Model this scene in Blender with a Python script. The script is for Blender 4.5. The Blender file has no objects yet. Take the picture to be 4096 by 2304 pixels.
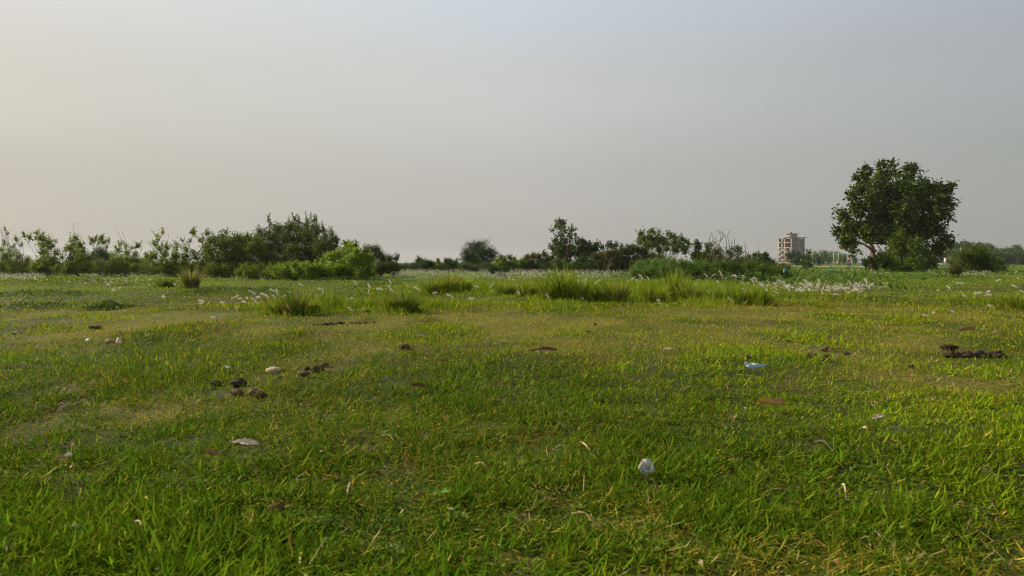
import bpy, math, random
import numpy as np
from mathutils import Vector, Matrix
SC = bpy.context.scene
COLL = SC.collection
R = math.radians

# ------------------------------------------------------------------ camera, world, sun, exposure
F, CAMH, HZ = 2731.0, 0.6, 1050.0          # focal length in photo pixels, eye height, horizon row
cam_d = bpy.data.cameras.new('camera'); cam = bpy.data.objects.new('camera', cam_d); COLL.objects.link(cam)
cam_d.sensor_width = 36.0; cam_d.lens = 36.0 * F / 4096.0
cam_d.shift_y = -(1152.0 - HZ) / 4096.0
cam_d.clip_start = 0.05; cam_d.clip_end = 6000
cam.location = (0, 0, CAMH); cam.rotation_euler = (R(90), 0, 0)
cam_d.dof.use_dof = True; cam_d.dof.focus_distance = 11.0; cam_d.dof.aperture_fstop = 8.0
SC.camera = cam

SUN_AZ, SUN_EL = -68.0, 27.0               # degrees from the view direction (+Y), negative = left
sd = Vector((math.sin(R(SUN_AZ)) * math.cos(R(SUN_EL)), math.cos(R(SUN_AZ)) * math.cos(R(SUN_EL)), math.sin(R(SUN_EL))))
sun_d = bpy.data.lights.new('sun', 'SUN'); sun = bpy.data.objects.new('sun', sun_d); COLL.objects.link(sun)
sun_d.energy = 5.0; sun_d.angle = R(1.0); sun_d.color = (1.0, 0.89, 0.68)
sun.rotation_euler = (-sd).to_track_quat('-Z', 'Y').to_euler()

def s2l(c):
    return tuple(((v / 255.0) / 12.92 if v <= 10 else ((v / 255.0 + 0.055) / 1.055) ** 2.4) for v in c)

world = bpy.data.worlds.new('World'); SC.world = world; world.use_nodes = True
wt = world.node_tree; wt.nodes.clear()
def wn(t, **k):
    n = wt.nodes.new(t)
    for a, b in k.items(): setattr(n, a, b)
    return n
out = wn('ShaderNodeOutputWorld'); tc = wn('ShaderNodeTexCoord'); sep = wn('ShaderNodeSeparateXYZ')
wt.links.new(tc.outputs['Generated'], sep.inputs[0])
def wmath(op, a, b=None):
    n = wn('ShaderNodeMath', operation=op)
    for i, v in enumerate((a, b)):
        if v is None: continue
        if isinstance(v, (int, float)): n.inputs[i].default_value = v
        else: wt.links.new(v, n.inputs[i])
    return n.outputs[0]
el = wmath('ARCSINE', sep.outputs[2])
elf = wmath('DIVIDE', el, R(60.0))
hyp = wmath('SQRT', wmath('ADD', wmath('MULTIPLY', sep.outputs[0], sep.outputs[0]), wmath('MULTIPLY', sep.outputs[1], sep.outputs[1])))
saz = wmath('DIVIDE', sep.outputs[0], wmath('MAXIMUM', hyp, 0.001))
def ramp(stops):
    n = wn('ShaderNodeValToRGB'); e = n.color_ramp.elements
    n.color_ramp.interpolation = 'EASE'
    while len(e) < len(stops): e.new(0.5)
    for i, (p, c) in enumerate(stops):
        e[i].position = p; e[i].color = (*s2l(c), 1)
    wt.links.new(elf, n.inputs[0]); return n.outputs[0]
SKY_L = ramp([(0.0, (182, 176, 167)), (0.08, (191, 187, 177)), (0.20, (208, 206, 195)), (0.36, (228, 226, 224)), (0.55, (214, 214, 214)), (1.0, (150, 162, 180))])
SKY_C = ramp([(0.0, (180, 176, 168)), (0.10, (190, 187, 181)), (0.24, (206, 206, 204)), (0.36, (203, 214, 220)), (0.55, (172, 188, 202)), (1.0, (122, 142, 170))])
SKY_R = ramp([(0.0, (160, 161, 155)), (0.10, (166, 169, 164)), (0.24, (171, 177, 180)), (0.36, (178, 188, 200)), (0.55, (150, 165, 184)), (1.0, (108, 128, 158))])
def wmix(fac, a, b):
    n = wn('ShaderNodeMix', data_type='RGBA'); n.clamp_factor = True
    wt.links.new(fac, n.inputs[0]); wt.links.new(a, n.inputs[6]); wt.links.new(b, n.inputs[7]); return n.outputs[2]
mL = wmath('DIVIDE', wmath('ADD', saz, 0.60), 0.60)
mR = wmath('DIVIDE', saz, 0.62)
grad = wmix(mR, wmix(mL, SKY_L, SKY_C), SKY_R)
mp = wn('ShaderNodeMapping'); mp.inputs['Scale'].default_value = (1.6, 1.6, 9.0); wt.links.new(tc.outputs['Generated'], mp.inputs[0])
nz = wn('ShaderNodeTexNoise'); nz.inputs['Scale'].default_value = 1.3; nz.inputs['Detail'].default_value = 3.0; wt.links.new(mp.outputs[0], nz.inputs['Vector'])
vm = wn('ShaderNodeVectorMath', operation='SCALE'); wt.links.new(grad, vm.inputs[0]); wt.links.new(wmath('ADD', wmath('MULTIPLY', nz.outputs[0], 0.05), 0.975), vm.inputs['Scale']); grad = vm.outputs[0]
bgA = wn('ShaderNodeBackground'); wt.links.new(grad, bgA.inputs[0]); bgA.inputs[1].default_value = 0.80
sky = wn('ShaderNodeTexSky', sky_type='NISHITA'); sky.sun_disc = False
sky.sun_elevation = R(SUN_EL); sky.sun_rotation = R(SUN_AZ); sky.dust_density = 4.0; sky.air_density = 1.2
bgB = wn('ShaderNodeBackground'); wt.links.new(sky.outputs[0], bgB.inputs[0]); bgB.inputs[1].default_value = 0.08
mx = wn('ShaderNodeMixShader'); mx.inputs[0].default_value = 0.06
wt.links.new(bgA.outputs[0], mx.inputs[1]); wt.links.new(bgB.outputs[0], mx.inputs[2]); wt.links.new(mx.outputs[0], out.inputs[0])
SC.view_settings.view_transform = 'Standard'; SC.view_settings.look = 'None'
SC.view_settings.exposure = 0.32; SC.view_settings.gamma = 1.0
SC.cycles.max_bounces = 6; SC.cycles.diffuse_bounces = 3; SC.cycles.transmission_bounces = 3
SC.cycles.transparent_max_bounces = 8; SC.cycles.volume_bounces = 0
SC.cycles.filter_width = 1.15; SC.cycles.use_adaptive_sampling = True; SC.cycles.adaptive_threshold = 0.02

# ------------------------------------------------------------------ helpers
def P(px, py, d):
    return np.array([(px - 2048.0) / F * d, d, CAMH + (HZ - py) / F * d])
def gdepth(py): return CAMH * F / (py - HZ)

def _hash(ix, iy, s):
    h = (ix.astype(np.int64) * 374761393 + iy.astype(np.int64) * 668265263 + s * 974634777) & 0x7fffffff
    h = ((h ^ (h >> 13)) * 1274126177) & 0x7fffffff
    return ((h ^ (h >> 16)) & 0xffff) / 65535.0
def vnoise(x, y, s=0):
    x = np.asarray(x, float); y = np.asarray(y, float)
    ix = np.floor(x); iy = np.floor(y); fx = x - ix; fy = y - iy
    fx = fx * fx * (3 - 2 * fx); fy = fy * fy * (3 - 2 * fy)
    a = _hash(ix, iy, s); b = _hash(ix + 1, iy, s); c = _hash(ix, iy + 1, s); d = _hash(ix + 1, iy + 1, s)
    return (a * (1 - fx) + b * fx) * (1 - fy) + (c * (1 - fx) + d * fx) * fy
def fbm(x, y, s=0, o=4):
    v = 0; a = 0.5; t = 0
    for i in range(o):
        v = v + a * vnoise(x * 2 ** i, y * 2 ** i, s + i * 17); t += a; a *= 0.55
    return v / t

def gz(x, y):
    x = np.asarray(x, float); y = np.asarray(y, float)
    fade = np.clip((70 - np.hypot(x, y)) / 40.0, 0, 1)
    return (0.10 * (fbm(x * 0.35, y * 0.35, 5, 3) - 0.5) + 0.045 * (vnoise(x * 1.7, y * 1.7, 9) - 0.5) + 0.018 * (vnoise(x * 5.3, y * 5.3, 19) - 0.5)) * fade

def GP(px, py):
    d = gdepth(py); x = (px - 2048.0) / F * d
    return np.array([x, d, float(gz(x, d))])

# dry patches: (px, py, rx, ry, strength) turned into ground ellipses
_dry = [(2560, 1290, 480, 38, .75), (2080, 1305, 330, 40, .45), (3260, 1240, 330, 30, .65), (3330, 1305, 360, 45, .6), (3700, 1255, 330, 38, .45),
        (720, 1272, 260, 26, .6), (900, 1345, 240, 40, .45), (280, 1262, 230, 20, .5), (640, 1620, 330, 60, .62), (240, 1660, 230, 70, .5),
        (160, 1880, 210, 70, .3), (2210, 1385, 170, 25, .5), (3760, 1400, 330, 60, .4), (3700, 1520, 330, 60, .3), (1700, 1290, 250, 24, .5),
        (1250, 1330, 200, 26, .3), (3850, 1180, 260, 10, .5), (1450, 1160, 200, 10, .15), (3320, 1420, 160, 40, .6), (3050, 1330, 200, 30, .55),
        (2450, 1275, 1600, 60, .34), (950, 1590, 150, 45, .4), (350, 1370, 500, 40, .25), (1400, 1360, 900, 70, .28), (2700, 1370, 900, 40, .22), (500, 1300, 700, 40, .25), (3500, 1650, 350, 60, .2)]
DRY = []
for (px, py, rx, ry, s) in _dry:
    d = gdepth(py); d0 = gdepth(py + ry); d1 = gdepth(max(py - ry, HZ + 12))
    DRY.append(((px - 2048) / F * d, (d0 + d1) / 2, rx / F * d, (d1 - d0) / 2, s))
def dryness(x, y):
    v = 0.30 * np.clip((fbm(x * 0.9, y * 0.9, 31, 4) - 0.52) * 4, 0, 1)
    for (cx, cy, rx, ry, s) in DRY:
        v = v + s * np.exp(-(((x - cx) / rx) ** 2 + ((y - cy) / ry) ** 2))
    v = v * (0.1 + 1.8 * np.clip((fbm(x * 1.7, y * 1.1, 77, 4) - 0.28) * 1.9, 0, 1))
    return np.clip(v, 0, 0.95)

G_A = np.array([0.185, 0.280, 0.009]); G_B = np.array([0.075, 0.140, 0.008]); G_C = np.array([0.430, 0.385, 0.018])
S_A = np.array([0.50, 0.38, 0.060]); S_B = np.array([0.34, 0.215, 0.035])
def lerp(a, b, t): return a * (1 - t) + b * t
def grass_col(x, y, rnd, rnd2, rnd3, base_dry=0.07):
    n = fbm(x * 0.55, y * 0.55, 3, 4); n2 = fbm(x * 2.0, y * 2.0, 8, 3)
    t = np.clip((n - 0.36) * 2.6 + 0.35 * (n2 - 0.5) + 0.5 * (rnd - 0.5) - 0.26 * np.clip((4.5 - y) / 2.5, 0, 1), 0, 1)[:, None]
    far = np.clip((y - 2.0) / 5.0, 0, 1)[:, None]
    g = lerp(G_B, G_A, t)
    g = lerp(g, G_C, (np.clip((rnd2 - 0.45), 0, 1)[:, None]) * (0.35 + 0.9 * far))
    D = dryness(x, y)
    dry = (rnd3 < (base_dry + 0.75 * D))[:, None]
    s = lerp(S_A, S_B, rnd2[:, None]) * (0.7 + 0.5 * rnd[:, None])
    c = np.where(dry, s, g)
    hue = (fbm(x * 1.1 + 9, y * 0.9, 91, 3) - 0.5)[:, None] * 0.55 + (rnd2[:, None] - 0.5) * 0.35
    c = c * (1 + np.array([0.55, 0.0, 0.3]) * hue)
    c = c * np.where(y > 32, 0.78, 1.0)[:, None]
    return c * (0.62 + 1.15 * ((rnd * 7.31 + rnd3 * 3.17) % 1.0)[:, None])

def mk(name, V, faces, mat, parent=None, col=None, smooth=False, link=True):
    """V (n,3); faces = list of int arrays (k,3) / (k,4); col per vertex (n,3)"""
    V = np.asarray(V, np.float32)
    me = bpy.data.meshes.new(name)
    me.vertices.add(len(V)); me.vertices.foreach_set('co', V.ravel())
    faces = [np.asarray(f, np.int32) for f in faces if len(f)]
    nl = sum(f.size for f in faces); npoly = sum(len(f) for f in faces)
    me.loops.add(nl); me.polygons.add(npoly)
    me.loops.foreach_set('vertex_index', np.concatenate([f.ravel() for f in faces]))
    tot = np.concatenate([np.full(len(f), f.shape[1], np.int32) for f in faces])
    st = np.concatenate([[0], np.cumsum(tot)[:-1]]).astype(np.int32)
    me.polygons.foreach_set('loop_start', st)
    if smooth: me.polygons.foreach_set('use_smooth', np.ones(npoly, bool))
    me.update(calc_edges=True)
    if col is not None:
        col = np.asarray(col, np.float32)
        if col.ndim == 1: col = np.tile(col, (len(V), 1))
        a = me.color_attributes.new('col', 'FLOAT_COLOR', 'POINT')
        a.data.foreach_set('color', np.concatenate([col, np.ones((len(V), 1), np.float32)], 1).ravel())
    me.materials.append(mat)
    o = bpy.data.objects.new(name, me)
    if link: COLL.objects.link(o)
    if parent is not None: o.parent = parent
    return o

def tag(o, label, cat, group=None):
    o['label'] = label; o['category'] = cat
    if group: o['group'] = group
    return o
def kind(o, k, label=None):
    o['kind'] = k
    if label: o['label'] = label
    return o
def thing(name, label, cat, loc, group=None, rz=0.0):
    o = bpy.data.objects.new(name, None); COLL.objects.link(o)
    o.empty_display_size = 0.1
    o.location = [float(v) for v in loc]; o.rotation_euler = (0, 0, rz)
    return tag(o, label, cat, group)
def dup(root, label, loc, rz=0.0, sc=1.0, tilt=None):
    r = root.copy(); COLL.objects.link(r)
    r.location = [float(v) for v in loc]; r.rotation_euler = (tilt[0] if tilt else 0, tilt[1] if tilt else 0, rz); r.scale = (sc, sc, sc)
    r['label'] = label
    for ch in list(root.children):
        c = ch.copy(); COLL.objects.link(c); c.parent = r
    return r

class MB:
    """collects pieces into one mesh"""
    def __init__(s): s.V = []; s.Q = []; s.T = []; s.C = []; s.n = 0
    def add(s, V, Q=None, T=None, col=(0.5, 0.5, 0.5)):
        V = np.asarray(V, float).reshape(-1, 3)
        s.V.append(V)
        if Q is not None and len(Q): s.Q.append(np.asarray(Q, np.int32) + s.n)
        if T is not None and len(T): s.T.append(np.asarray(T, np.int32) + s.n)
        col = np.asarray(col, float)
        if col.ndim == 1: col = np.tile(col, (len(V), 1))
        s.C.append(col); s.n += len(V)
    def box(s, lo, hi, col=(0.5, 0.5, 0.5), M=None):
        (x0, y0, z0), (x1, y1, z1) = lo, hi
        V = np.array([[x0, y0, z0], [x1, y0, z0], [x1, y1, z0], [x0, y1, z0], [x0, y0, z1], [x1, y0, z1], [x1, y1, z1], [x0, y1, z1]], float)
        if M is not None: V = V @ M[:3, :3].T + M[:3, 3]
        s.add(V, [[0, 3, 2, 1], [4, 5, 6, 7], [0, 1, 5, 4], [1, 2, 6, 5], [2, 3, 7, 6], [3, 0, 4, 7]], col=col)
    def tube(s, pts, rad, sides=6, col=(0.5, 0.5, 0.5), cap=True):
        pts = np.asarray(pts, float); n = len(pts)
        rad = np.broadcast_to(np.asarray(rad, float), (n,))
        tg = np.gradient(pts, axis=0); tg /= np.maximum(np.linalg.norm(tg, axis=1, keepdims=True), 1e-9)
        ref = np.array([0.0, 1.0, 0.0]) if abs(tg[0][1]) < 0.8 else np.array([1.0, 0, 0])
        u = np.cross(tg, ref); u /= np.maximum(np.linalg.norm(u, axis=1, keepdims=True), 1e-9)
        w = np.cross(tg, u)
        a = np.linspace(0, 2 * np.pi, sides, endpoint=False)
        V = pts[:, None, :] + rad[:, None, None] * (np.cos(a)[None, :, None] * u[:, None, :] + np.sin(a)[None, :, None] * w[:, None, :])
        Q = []
        for i in range(n - 1):
            for j in range(sides):
                k = (j + 1) % sides
                Q.append([i * sides + j, i * sides + k, (i + 1) * sides + k, (i + 1) * sides + j])
        V = V.reshape(-1, 3); T = []
        if cap:
            V = np.vstack([V, pts[0], pts[-1]]); b = n * sides
            for j in range(sides):
                k = (j + 1) % sides
                T.append([b, k, j]); T.append([b + 1, (n - 1) * sides + j, (n - 1) * sides + k])
        s.add(V, Q, T, col)
    def build(s, name, mat, parent=None, smooth=False):
        fs = []
        if s.Q: fs.append(np.concatenate(s.Q))
        if s.T: fs.append(np.concatenate(s.T))
        return mk(name, np.concatenate(s.V), fs, mat, parent, np.concatenate(s.C), smooth)

def unit(v): return v / np.maximum(np.linalg.norm(v, axis=-1, keepdims=True), 1e-9)

# ------------------------------------------------------------------ materials
def mat_new(name, rough=0.8, trans=0.0, nscale=0.0, namp=0.0, bump=0.0, spec=0.3, attr=True, col=(0.5, 0.5, 0.5), coords='Object', metallic=0.0, hue=0.0):
    m = bpy.data.materials.new(name); m.use_nodes = True; t = m.node_tree; t.nodes.clear()
    o = t.nodes.new('ShaderNodeOutputMaterial'); b = t.nodes.new('ShaderNodeBsdfPrincipled')
    b.inputs['Roughness'].default_value = rough; b.inputs['Specular IOR Level'].default_value = spec; b.inputs['Metallic'].default_value = metallic
    if attr:
        a = t.nodes.new('ShaderNodeAttribute'); a.attribute_name = 'col'; c = a.outputs['Color']
    else:
        a = t.nodes.new('ShaderNodeRGB'); a.outputs[0].default_value = (*col, 1); c = a.outputs[0]
    if nscale:
        tc = t.nodes.new('ShaderNodeTexCoord'); n = t.nodes.new('ShaderNodeTexNoise'); n.inputs['Scale'].default_value = nscale; n.inputs['Detail'].default_value = 5
        t.links.new(tc.outputs[coords], n.inputs['Vector'])
        mr = t.nodes.new('ShaderNodeMapRange'); mr.inputs[1].default_value = 0.25; mr.inputs[2].default_value = 0.75
        mr.inputs[3].default_value = 1 - namp; mr.inputs[4].default_value = 1 + namp
        t.links.new(n.outputs[0], mr.inputs[0])
        mm = t.nodes.new('ShaderNodeVectorMath'); mm.operation = 'SCALE'
        t.links.new(c, mm.inputs[0]); t.links.new(mr.outputs[0], mm.inputs['Scale']); c = mm.outputs[0]
        if bump:
            bp = t.nodes.new('ShaderNodeBump'); bp.inputs['Strength'].default_value = bump; bp.inputs['Distance'].default_value = 0.01
            t.links.new(n.outputs[0], bp.inputs['Height']); t.links.new(bp.outputs[0], b.inputs['Normal'])
    t.links.new(c, b.inputs['Base Color'])
    if trans:
        tr = t.nodes.new('ShaderNodeBsdfTranslucent'); t.links.new(c, tr.inputs[0])
        mx = t.nodes.new('ShaderNodeMixShader'); mx.inputs[0].default_value = trans
        t.links.new(b.outputs[0], mx.inputs[1]); t.links.new(tr.outputs[0], mx.inputs[2]); t.links.new(mx.outputs[0], o.inputs[0])
    else: t.links.new(b.outputs[0], o.inputs[0])
    return m
M_GRASS = mat_new('grass_blade', 0.7, 0.38, spec=0.0)
M_LEAF = mat_new('leaf', 0.55, 0.38, spec=0.12)
M_LEAFT = mat_new('tree_leaf', 0.55, 0.26, spec=0.14)
M_PLUME = mat_new('plume', 0.9, 0.45, spec=0.1)
M_BARK = mat_new('bark', 0.9, 0, 9.0, 0.35, 0.5, spec=0.15)
M_SOIL = mat_new('soil', 1.0, 0, 40.0, 0.45, 0.8, spec=0.1)
M_DRYLEAF = mat_new('dry_leaf', 0.7, 0.12, 60.0, 0.25, 0.3, spec=0.25)
M_STONE = mat_new('stone', 0.85, 0, 45.0, 0.25, 0.4, spec=0.25)
M_PAPER = mat_new('paper', 0.6, 0.08, 30.0, 0.08, 0.1, spec=0.3)
M_PLASTIC = mat_new('plastic_film', 0.35, 0.15, 20.0, 0.12, 0.2, spec=0.5)
M_CONC = mat_new('concrete', 0.85, 0, 0.9, 0.14, 0.0, spec=0.2)
M_CLOTH = mat_new('cloth', 0.9, 0, 6.0, 0.15, 0.0, spec=0.15)
M_SKIN = mat_new('skin', 0.6, 0, spec=0.3)
def brick_mat():
    m = bpy.data.materials.new('brick'); m.use_nodes = True; t = m.node_tree
    b = t.nodes['Principled BSDF']; b.inputs['Roughness'].default_value = 0.9
    tc = t.nodes.new('ShaderNodeTexCoord'); mp = t.nodes.new('ShaderNodeMapping'); mp.inputs['Rotation'].default_value = (R(90), 0, 0)
    br = t.nodes.new('ShaderNodeTexBrick'); br.inputs['Scale'].default_value = 3.0
    br.inputs['Color1'].default_value = (0.165, 0.105, 0.08, 1); br.inputs['Color2'].default_value = (0.17, 0.12, 0.09, 1); br.inputs['Mortar'].default_value = (0.20, 0.165, 0.14, 1)
    n = t.nodes.new('ShaderNodeTexNoise'); n.inputs['Scale'].default_value = 0.5; n.inputs['Detail'].default_value = 4
    t.links.new(tc.outputs['Object'], mp.inputs[0]); t.links.new(mp.outputs[0], br.inputs[0]); t.links.new(tc.outputs['Object'], n.inputs[0])
    mx = t.nodes.new('ShaderNodeMix'); mx.data_type = 'RGBA'; mx.blend_type = 'MULTIPLY'; mx.inputs[0].default_value = 0.4
    t.links.new(br.outputs[0], mx.inputs[6]); t.links.new(n.outputs[1], mx.inputs[7])
    t.links.new(br.outputs[0], b.inputs['Base Color']); return m
M_BRICK = brick_mat()

# ------------------------------------------------------------------ ground
rng = np.random.default_rng(11)
def ground_mesh():
    xs = []; ys = []
    d = np.concatenate([np.linspace(-40, -3, 20), np.linspace(-2, 1, 20)[0:-1], 1.0 * (1.018 ** np.arange(0, 390))])
    d = d[d < 1100]; d = np.append(d, 1500.0)
    V = []; ncol = 241
    u = np.linspace(-1, 1, ncol)
    for yy in d:
        half = 5 + abs(yy) * 1.15 + (35 if yy < 0 else 0)
        V.append(np.stack([u * half, np.full(ncol, yy), np.zeros(ncol)], 1))
    V = np.concatenate(V)
    V[:, 2] = gz(V[:, 0], V[:, 1])
    n = len(d); i = np.arange(n - 1)[:, None] * ncol + np.arange(ncol - 1)[None, :]
    Q = np.stack([i, i + 1, i + 1 + ncol, i + ncol], -1).reshape(-1, 4)
    x, y = V[:, 0], V[:, 1]
    D = dryness(x, y)[:, None]
    nn = fbm(x * 0.6, y * 0.6, 3, 4)[:, None]; n2 = fbm(x * 3, y * 3, 44, 3)[:, None]
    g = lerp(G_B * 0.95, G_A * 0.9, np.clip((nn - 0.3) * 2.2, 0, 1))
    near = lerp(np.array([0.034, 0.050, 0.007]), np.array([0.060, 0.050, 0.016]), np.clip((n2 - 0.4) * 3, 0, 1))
    g = lerp(near, g, np.clip((y - 10) / 35, 0.0, 1)[:, None])  # dark soil tone, deepened nearby to paint shade into gaps between blades
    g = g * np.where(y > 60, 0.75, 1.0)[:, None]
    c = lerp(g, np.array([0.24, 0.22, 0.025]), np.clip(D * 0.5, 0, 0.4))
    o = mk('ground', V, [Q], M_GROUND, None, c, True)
    kind(o, 'structure'); return o
M_GROUND = mat_new('ground_turf', 0.95, 0, 30.0, 0.35, 0.6, spec=0.1)
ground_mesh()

# pale track the walkers stand on
def track():
    px = np.linspace(2950, 3560, 60); V = []
    for i, p in enumerate(px):
        x = (p - 2048) / F * 108
        w = 1.2 * math.sin(i * 0.5)
        V.append([x, 99 + w * 0.4, 0.012]); V.append([x, 116 + w, 0.012])
    V = np.array(V); Q = [[2 * i, 2 * i + 2, 2 * i + 3, 2 * i + 1] for i in range(59)]
    o = mk('path', V, [Q], M_SOIL, None, np.array([0.36, 0.32, 0.25])); kind(o, 'structure')
track()

# ------------------------------------------------------------------ grass
def blades(pos, h, w, az, lean, curl, col, nseg, flat=0.0, face=None):
    """pos (n,3) h,w,az,lean,curl (n,)  returns V, faces, C"""
    n = len(pos); r = rng
    dirx = np.cos(az); diry = np.sin(az)
    fa = az + np.pi / 2 + r.uniform(-0.9, 0.9, n)
    if face is not None: fa = face
    wx = np.cos(fa); wy = np.sin(fa)
    rows = []
    t = np.linspace(0, 1, nseg + 1)
    for k, tt in enumerate(t):
        ang = lean + curl * tt
        # integrate along curve approx
        s = h * tt
        a2 = lean + curl * tt * 0.5
        px = pos[:, 0] + dirx * np.sin(a2) * s; py = pos[:, 1] + diry * np.sin(a2) * s; pz = pos[:, 2] + np.maximum(np.cos(a2), 0.03) * s
        ww = w * (0.55 + 0.75 * tt if tt < 0.35 else (0.82 * (1 - ((tt - 0.35) / 0.65) ** 1.7) + 0.0)) * 0.5 * 1.2
        if k < nseg:
            rows.append(np.stack([px - wx * ww, py - wy * ww, pz], 1)); rows.append(np.stack([px + wx * ww, py + wy * ww, pz], 1))
        else: rows.append(np.stack([px, py, pz], 1))
    m = 2 * nseg + 1
    V = np.stack(rows, 1).reshape(-1, 3)
    base = (np.arange(n) * m)[:, None]
    Qs = [base + np.array([[2 * k, 2 * k + 1, 2 * k + 3, 2 * k + 2]]) for k in range(nseg - 1)]
    T = base + np.array([[2 * nseg - 2, 2 * nseg - 1, 2 * nseg]])
    Q = np.concatenate(Qs) if Qs else np.zeros((0, 4), int)
    C = np.repeat(col, m, axis=0)
    return V, Q, T, C

TALL = []       # ground ellipses of taller grass: px,py,rx,ry,height
for (px, py, rx, ry, hh) in [(2250, 1172, 620, 34, .20), (2650, 1175, 420, 34, .22), (1790, 1160, 150, 22, .20), (3000, 1190, 260, 26, .20), (1500, 1235, 500, 18, .11), (1250, 1250, 160, 14, .15),
                             (4060, 1225, 120, 24, .16), (1640, 1250, 90, 16, .18), (2750, 1225, 500, 18, .10), (600, 1500, 260, 40, .05), (700, 1320, 260, 30, .04), (250, 1380, 120, 30, .03), (1150, 1540, 160, 30, .03), (300, 1120, 500, 10, .14), (900, 1185, 200, 12, .08)]:
    d = gdepth(py); d0 = gdepth(py + ry); d1 = gdepth(max(py - ry, HZ + 14))
    TALL.append(((px - 2048) / F * d, (d0 + d1) / 2, rx / F * d, (d1 - d0) / 2, hh))
def tallness(x, y):
    v = 0
    for (cx, cy, rx, ry, s) in TALL:
        v = v + s * np.exp(-(((x - cx) / rx) ** 2 + ((y - cy) / ry) ** 2) ** 1.0) * 0.85
    return v * np.clip((fbm(x * 1.5, y * 0.9, 66, 3) - 0.26) * 2.6, 0.15, 1.1)
BARE = []       # ellipses with thin grass: px,py,rx,ry
for (px, py, rx, ry) in [(1370, 1294, 115, 7), (3890, 1402, 140, 22), (3310, 1420, 80, 26), (950, 1545, 80, 35), (1250, 1488, 55, 26), (3200, 2230, 90, 50), (1450, 1760, 80, 30), (2090, 1240, 20, 4), (830, 1222, 60, 4), (2584, 1900, 45, 28), (3026, 1488, 60, 12), (985, 1810, 65, 16), (3085, 1632, 60, 14), (2178, 1448, 55, 7), (1098, 1492, 40, 8), (3517, 1725, 35, 20), (150, 1240, 150, 8)]:
    d = gdepth(py); BARE.append(((px - 2048) / F * d, d, rx / F * d, (gdepth(py - ry) - gdepth(py + ry)) / 2))
def bare(x, y):
    v = 0
    for (cx, cy, rx, ry) in BARE: v = v + np.exp(-(((x - cx) / rx) ** 2 + ((y - cy) / ry) ** 2))
    return np.clip(v, 0, 1)

def grass_layer(name, d0, d1, K, nseg, label):
    dens = lambda d: K * (1.6 / np.maximum(d, 1.6)) ** 1.6
    md = dens(np.array([d0]))[0]
    n = int((0.85 * d1 + 3.2) * 2 * (d1 - d0) * md)
    d = rng.uniform(d0, d1, n); hm = 0.85 * d1 + 3.2; x = rng.uniform(-hm, hm, n)
    k = (np.abs(x) < 0.85 * d + 3.2) & (rng.random(n) < dens(d) / md)
    x, y = x[k], d[k]
    # clumping and bare spots
    cl = fbm(x * 8.0, y * 8.0, 21, 2); cl2 = fbm(x * 2.6, y * 2.2, 22, 3); mixf = np.clip((y - 2) / 6, 0, 1); cl = cl * (1 - mixf) + cl2 * mixf
    k = (rng.random(len(x)) < np.clip((cl - 0.20) * 3.0, 0.42, 1)) & (rng.random(len(x)) > 0.8 * bare(x, y))
    x, y, cl = x[k], y[k], cl[k]; n = len(x)
    r1, r2, r3 = rng.random(n), rng.random(n), rng.random(n)
    D = dryness(x, y); tl = tallness(x, y)
    lump = fbm(x * 1.3, y * 1.3, 51, 3)
    h = (0.014 + 0.027 * r1 ** 1.8) * (0.6 + 0.9 * lump) * (0.45 + 1.15 * cl) * (1 - 0.35 * D) * (1.25 - 0.25 * np.clip((y - 1) / 3, 0, 1)) + tl * rng.uniform(0.5, 1.15, n)
    w = (0.0028 + 0.0038 * rng.random(n) ** 1.6) * (1 - 0.45 * D) * (1 + np.clip(y - 2.5, 0, 60) / 5.5) * np.where(tl > 0.06, 1.1, 1)
    big = rng.random(n) < 0.05
    h = np.where(big, h * 1.5, h); w = np.where(big, w * 1.25, w)
    az = rng.uniform(0, 2 * np.pi, n) 
    nearf = np.clip((4.5 - y) / 3, 0, 1); lean = np.abs(rng.normal(0.5 + 0.4 * nearf, 0.45, n)) * np.where(tl > 0.08, 0.5, 1); curl = np.abs(rng.normal(0.6, 0.65, n))
    lean = np.clip(lean, 0, 1.35); curl = np.clip(curl, 0, 1.7)
    mat_ = (rng.random(n) < 0.15 + 0.42 * np.clip((7 - y) / 4, 0, 1)) & (tl < 0.05)      # blades growing sideways off runners
    lean = np.where(mat_, np.clip(rng.normal(1.15, 0.28, n), 0.5, 1.6), lean); curl = np.where(mat_, rng.normal(0.0, 0.5, n), curl)
    col = grass_col(x, y, r1, r2, r3)
    col = np.where((tl > 0.06)[:, None], lerp(col, np.array([0.22, 0.29, 0.022]) * (0.5 + 0.95 * r1[:, None]), 0.6), col)
    dry_ = r3 < 0.07 + 0.75 * D; lean = np.where(dry_, np.clip(lean + 0.55, 0.5, 1.5), lean); w = np.where(dry_, w * 0.75, w)
    z = gz(x, y) - 0.002 + np.where(mat_, rng.uniform(0.0, 0.022, n), 0)
    V, Q, T, C = blades(np.stack([x, y, z], 1), h, w, az, lean, curl, col, nseg)
    o = mk(name, V, [Q, T] if len(Q) else [T], M_GRASS, None, C)
    o['kind'] = 'stuff'; o['label'] = label; o['category'] = 'grass'
    return n
ng = [grass_layer('short_grass', 0.3, 3.2, 36000, 4, 'lush short green grass blades in the foreground with scattered straw'),
      grass_layer('short_grass', 3.2, 9.5, 30000, 2, 'yellowish green turf with dry patches in the middle distance'),
      grass_layer('meadow_grass', 9.5, 26, 15000, 2, 'taller bright green meadow grass beyond the turf'),
      grass_layer('meadow_grass', 26, 75, 9000, 1, 'far grass under the bushes and around the big tree')]
print('GRASS', ng)

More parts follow.
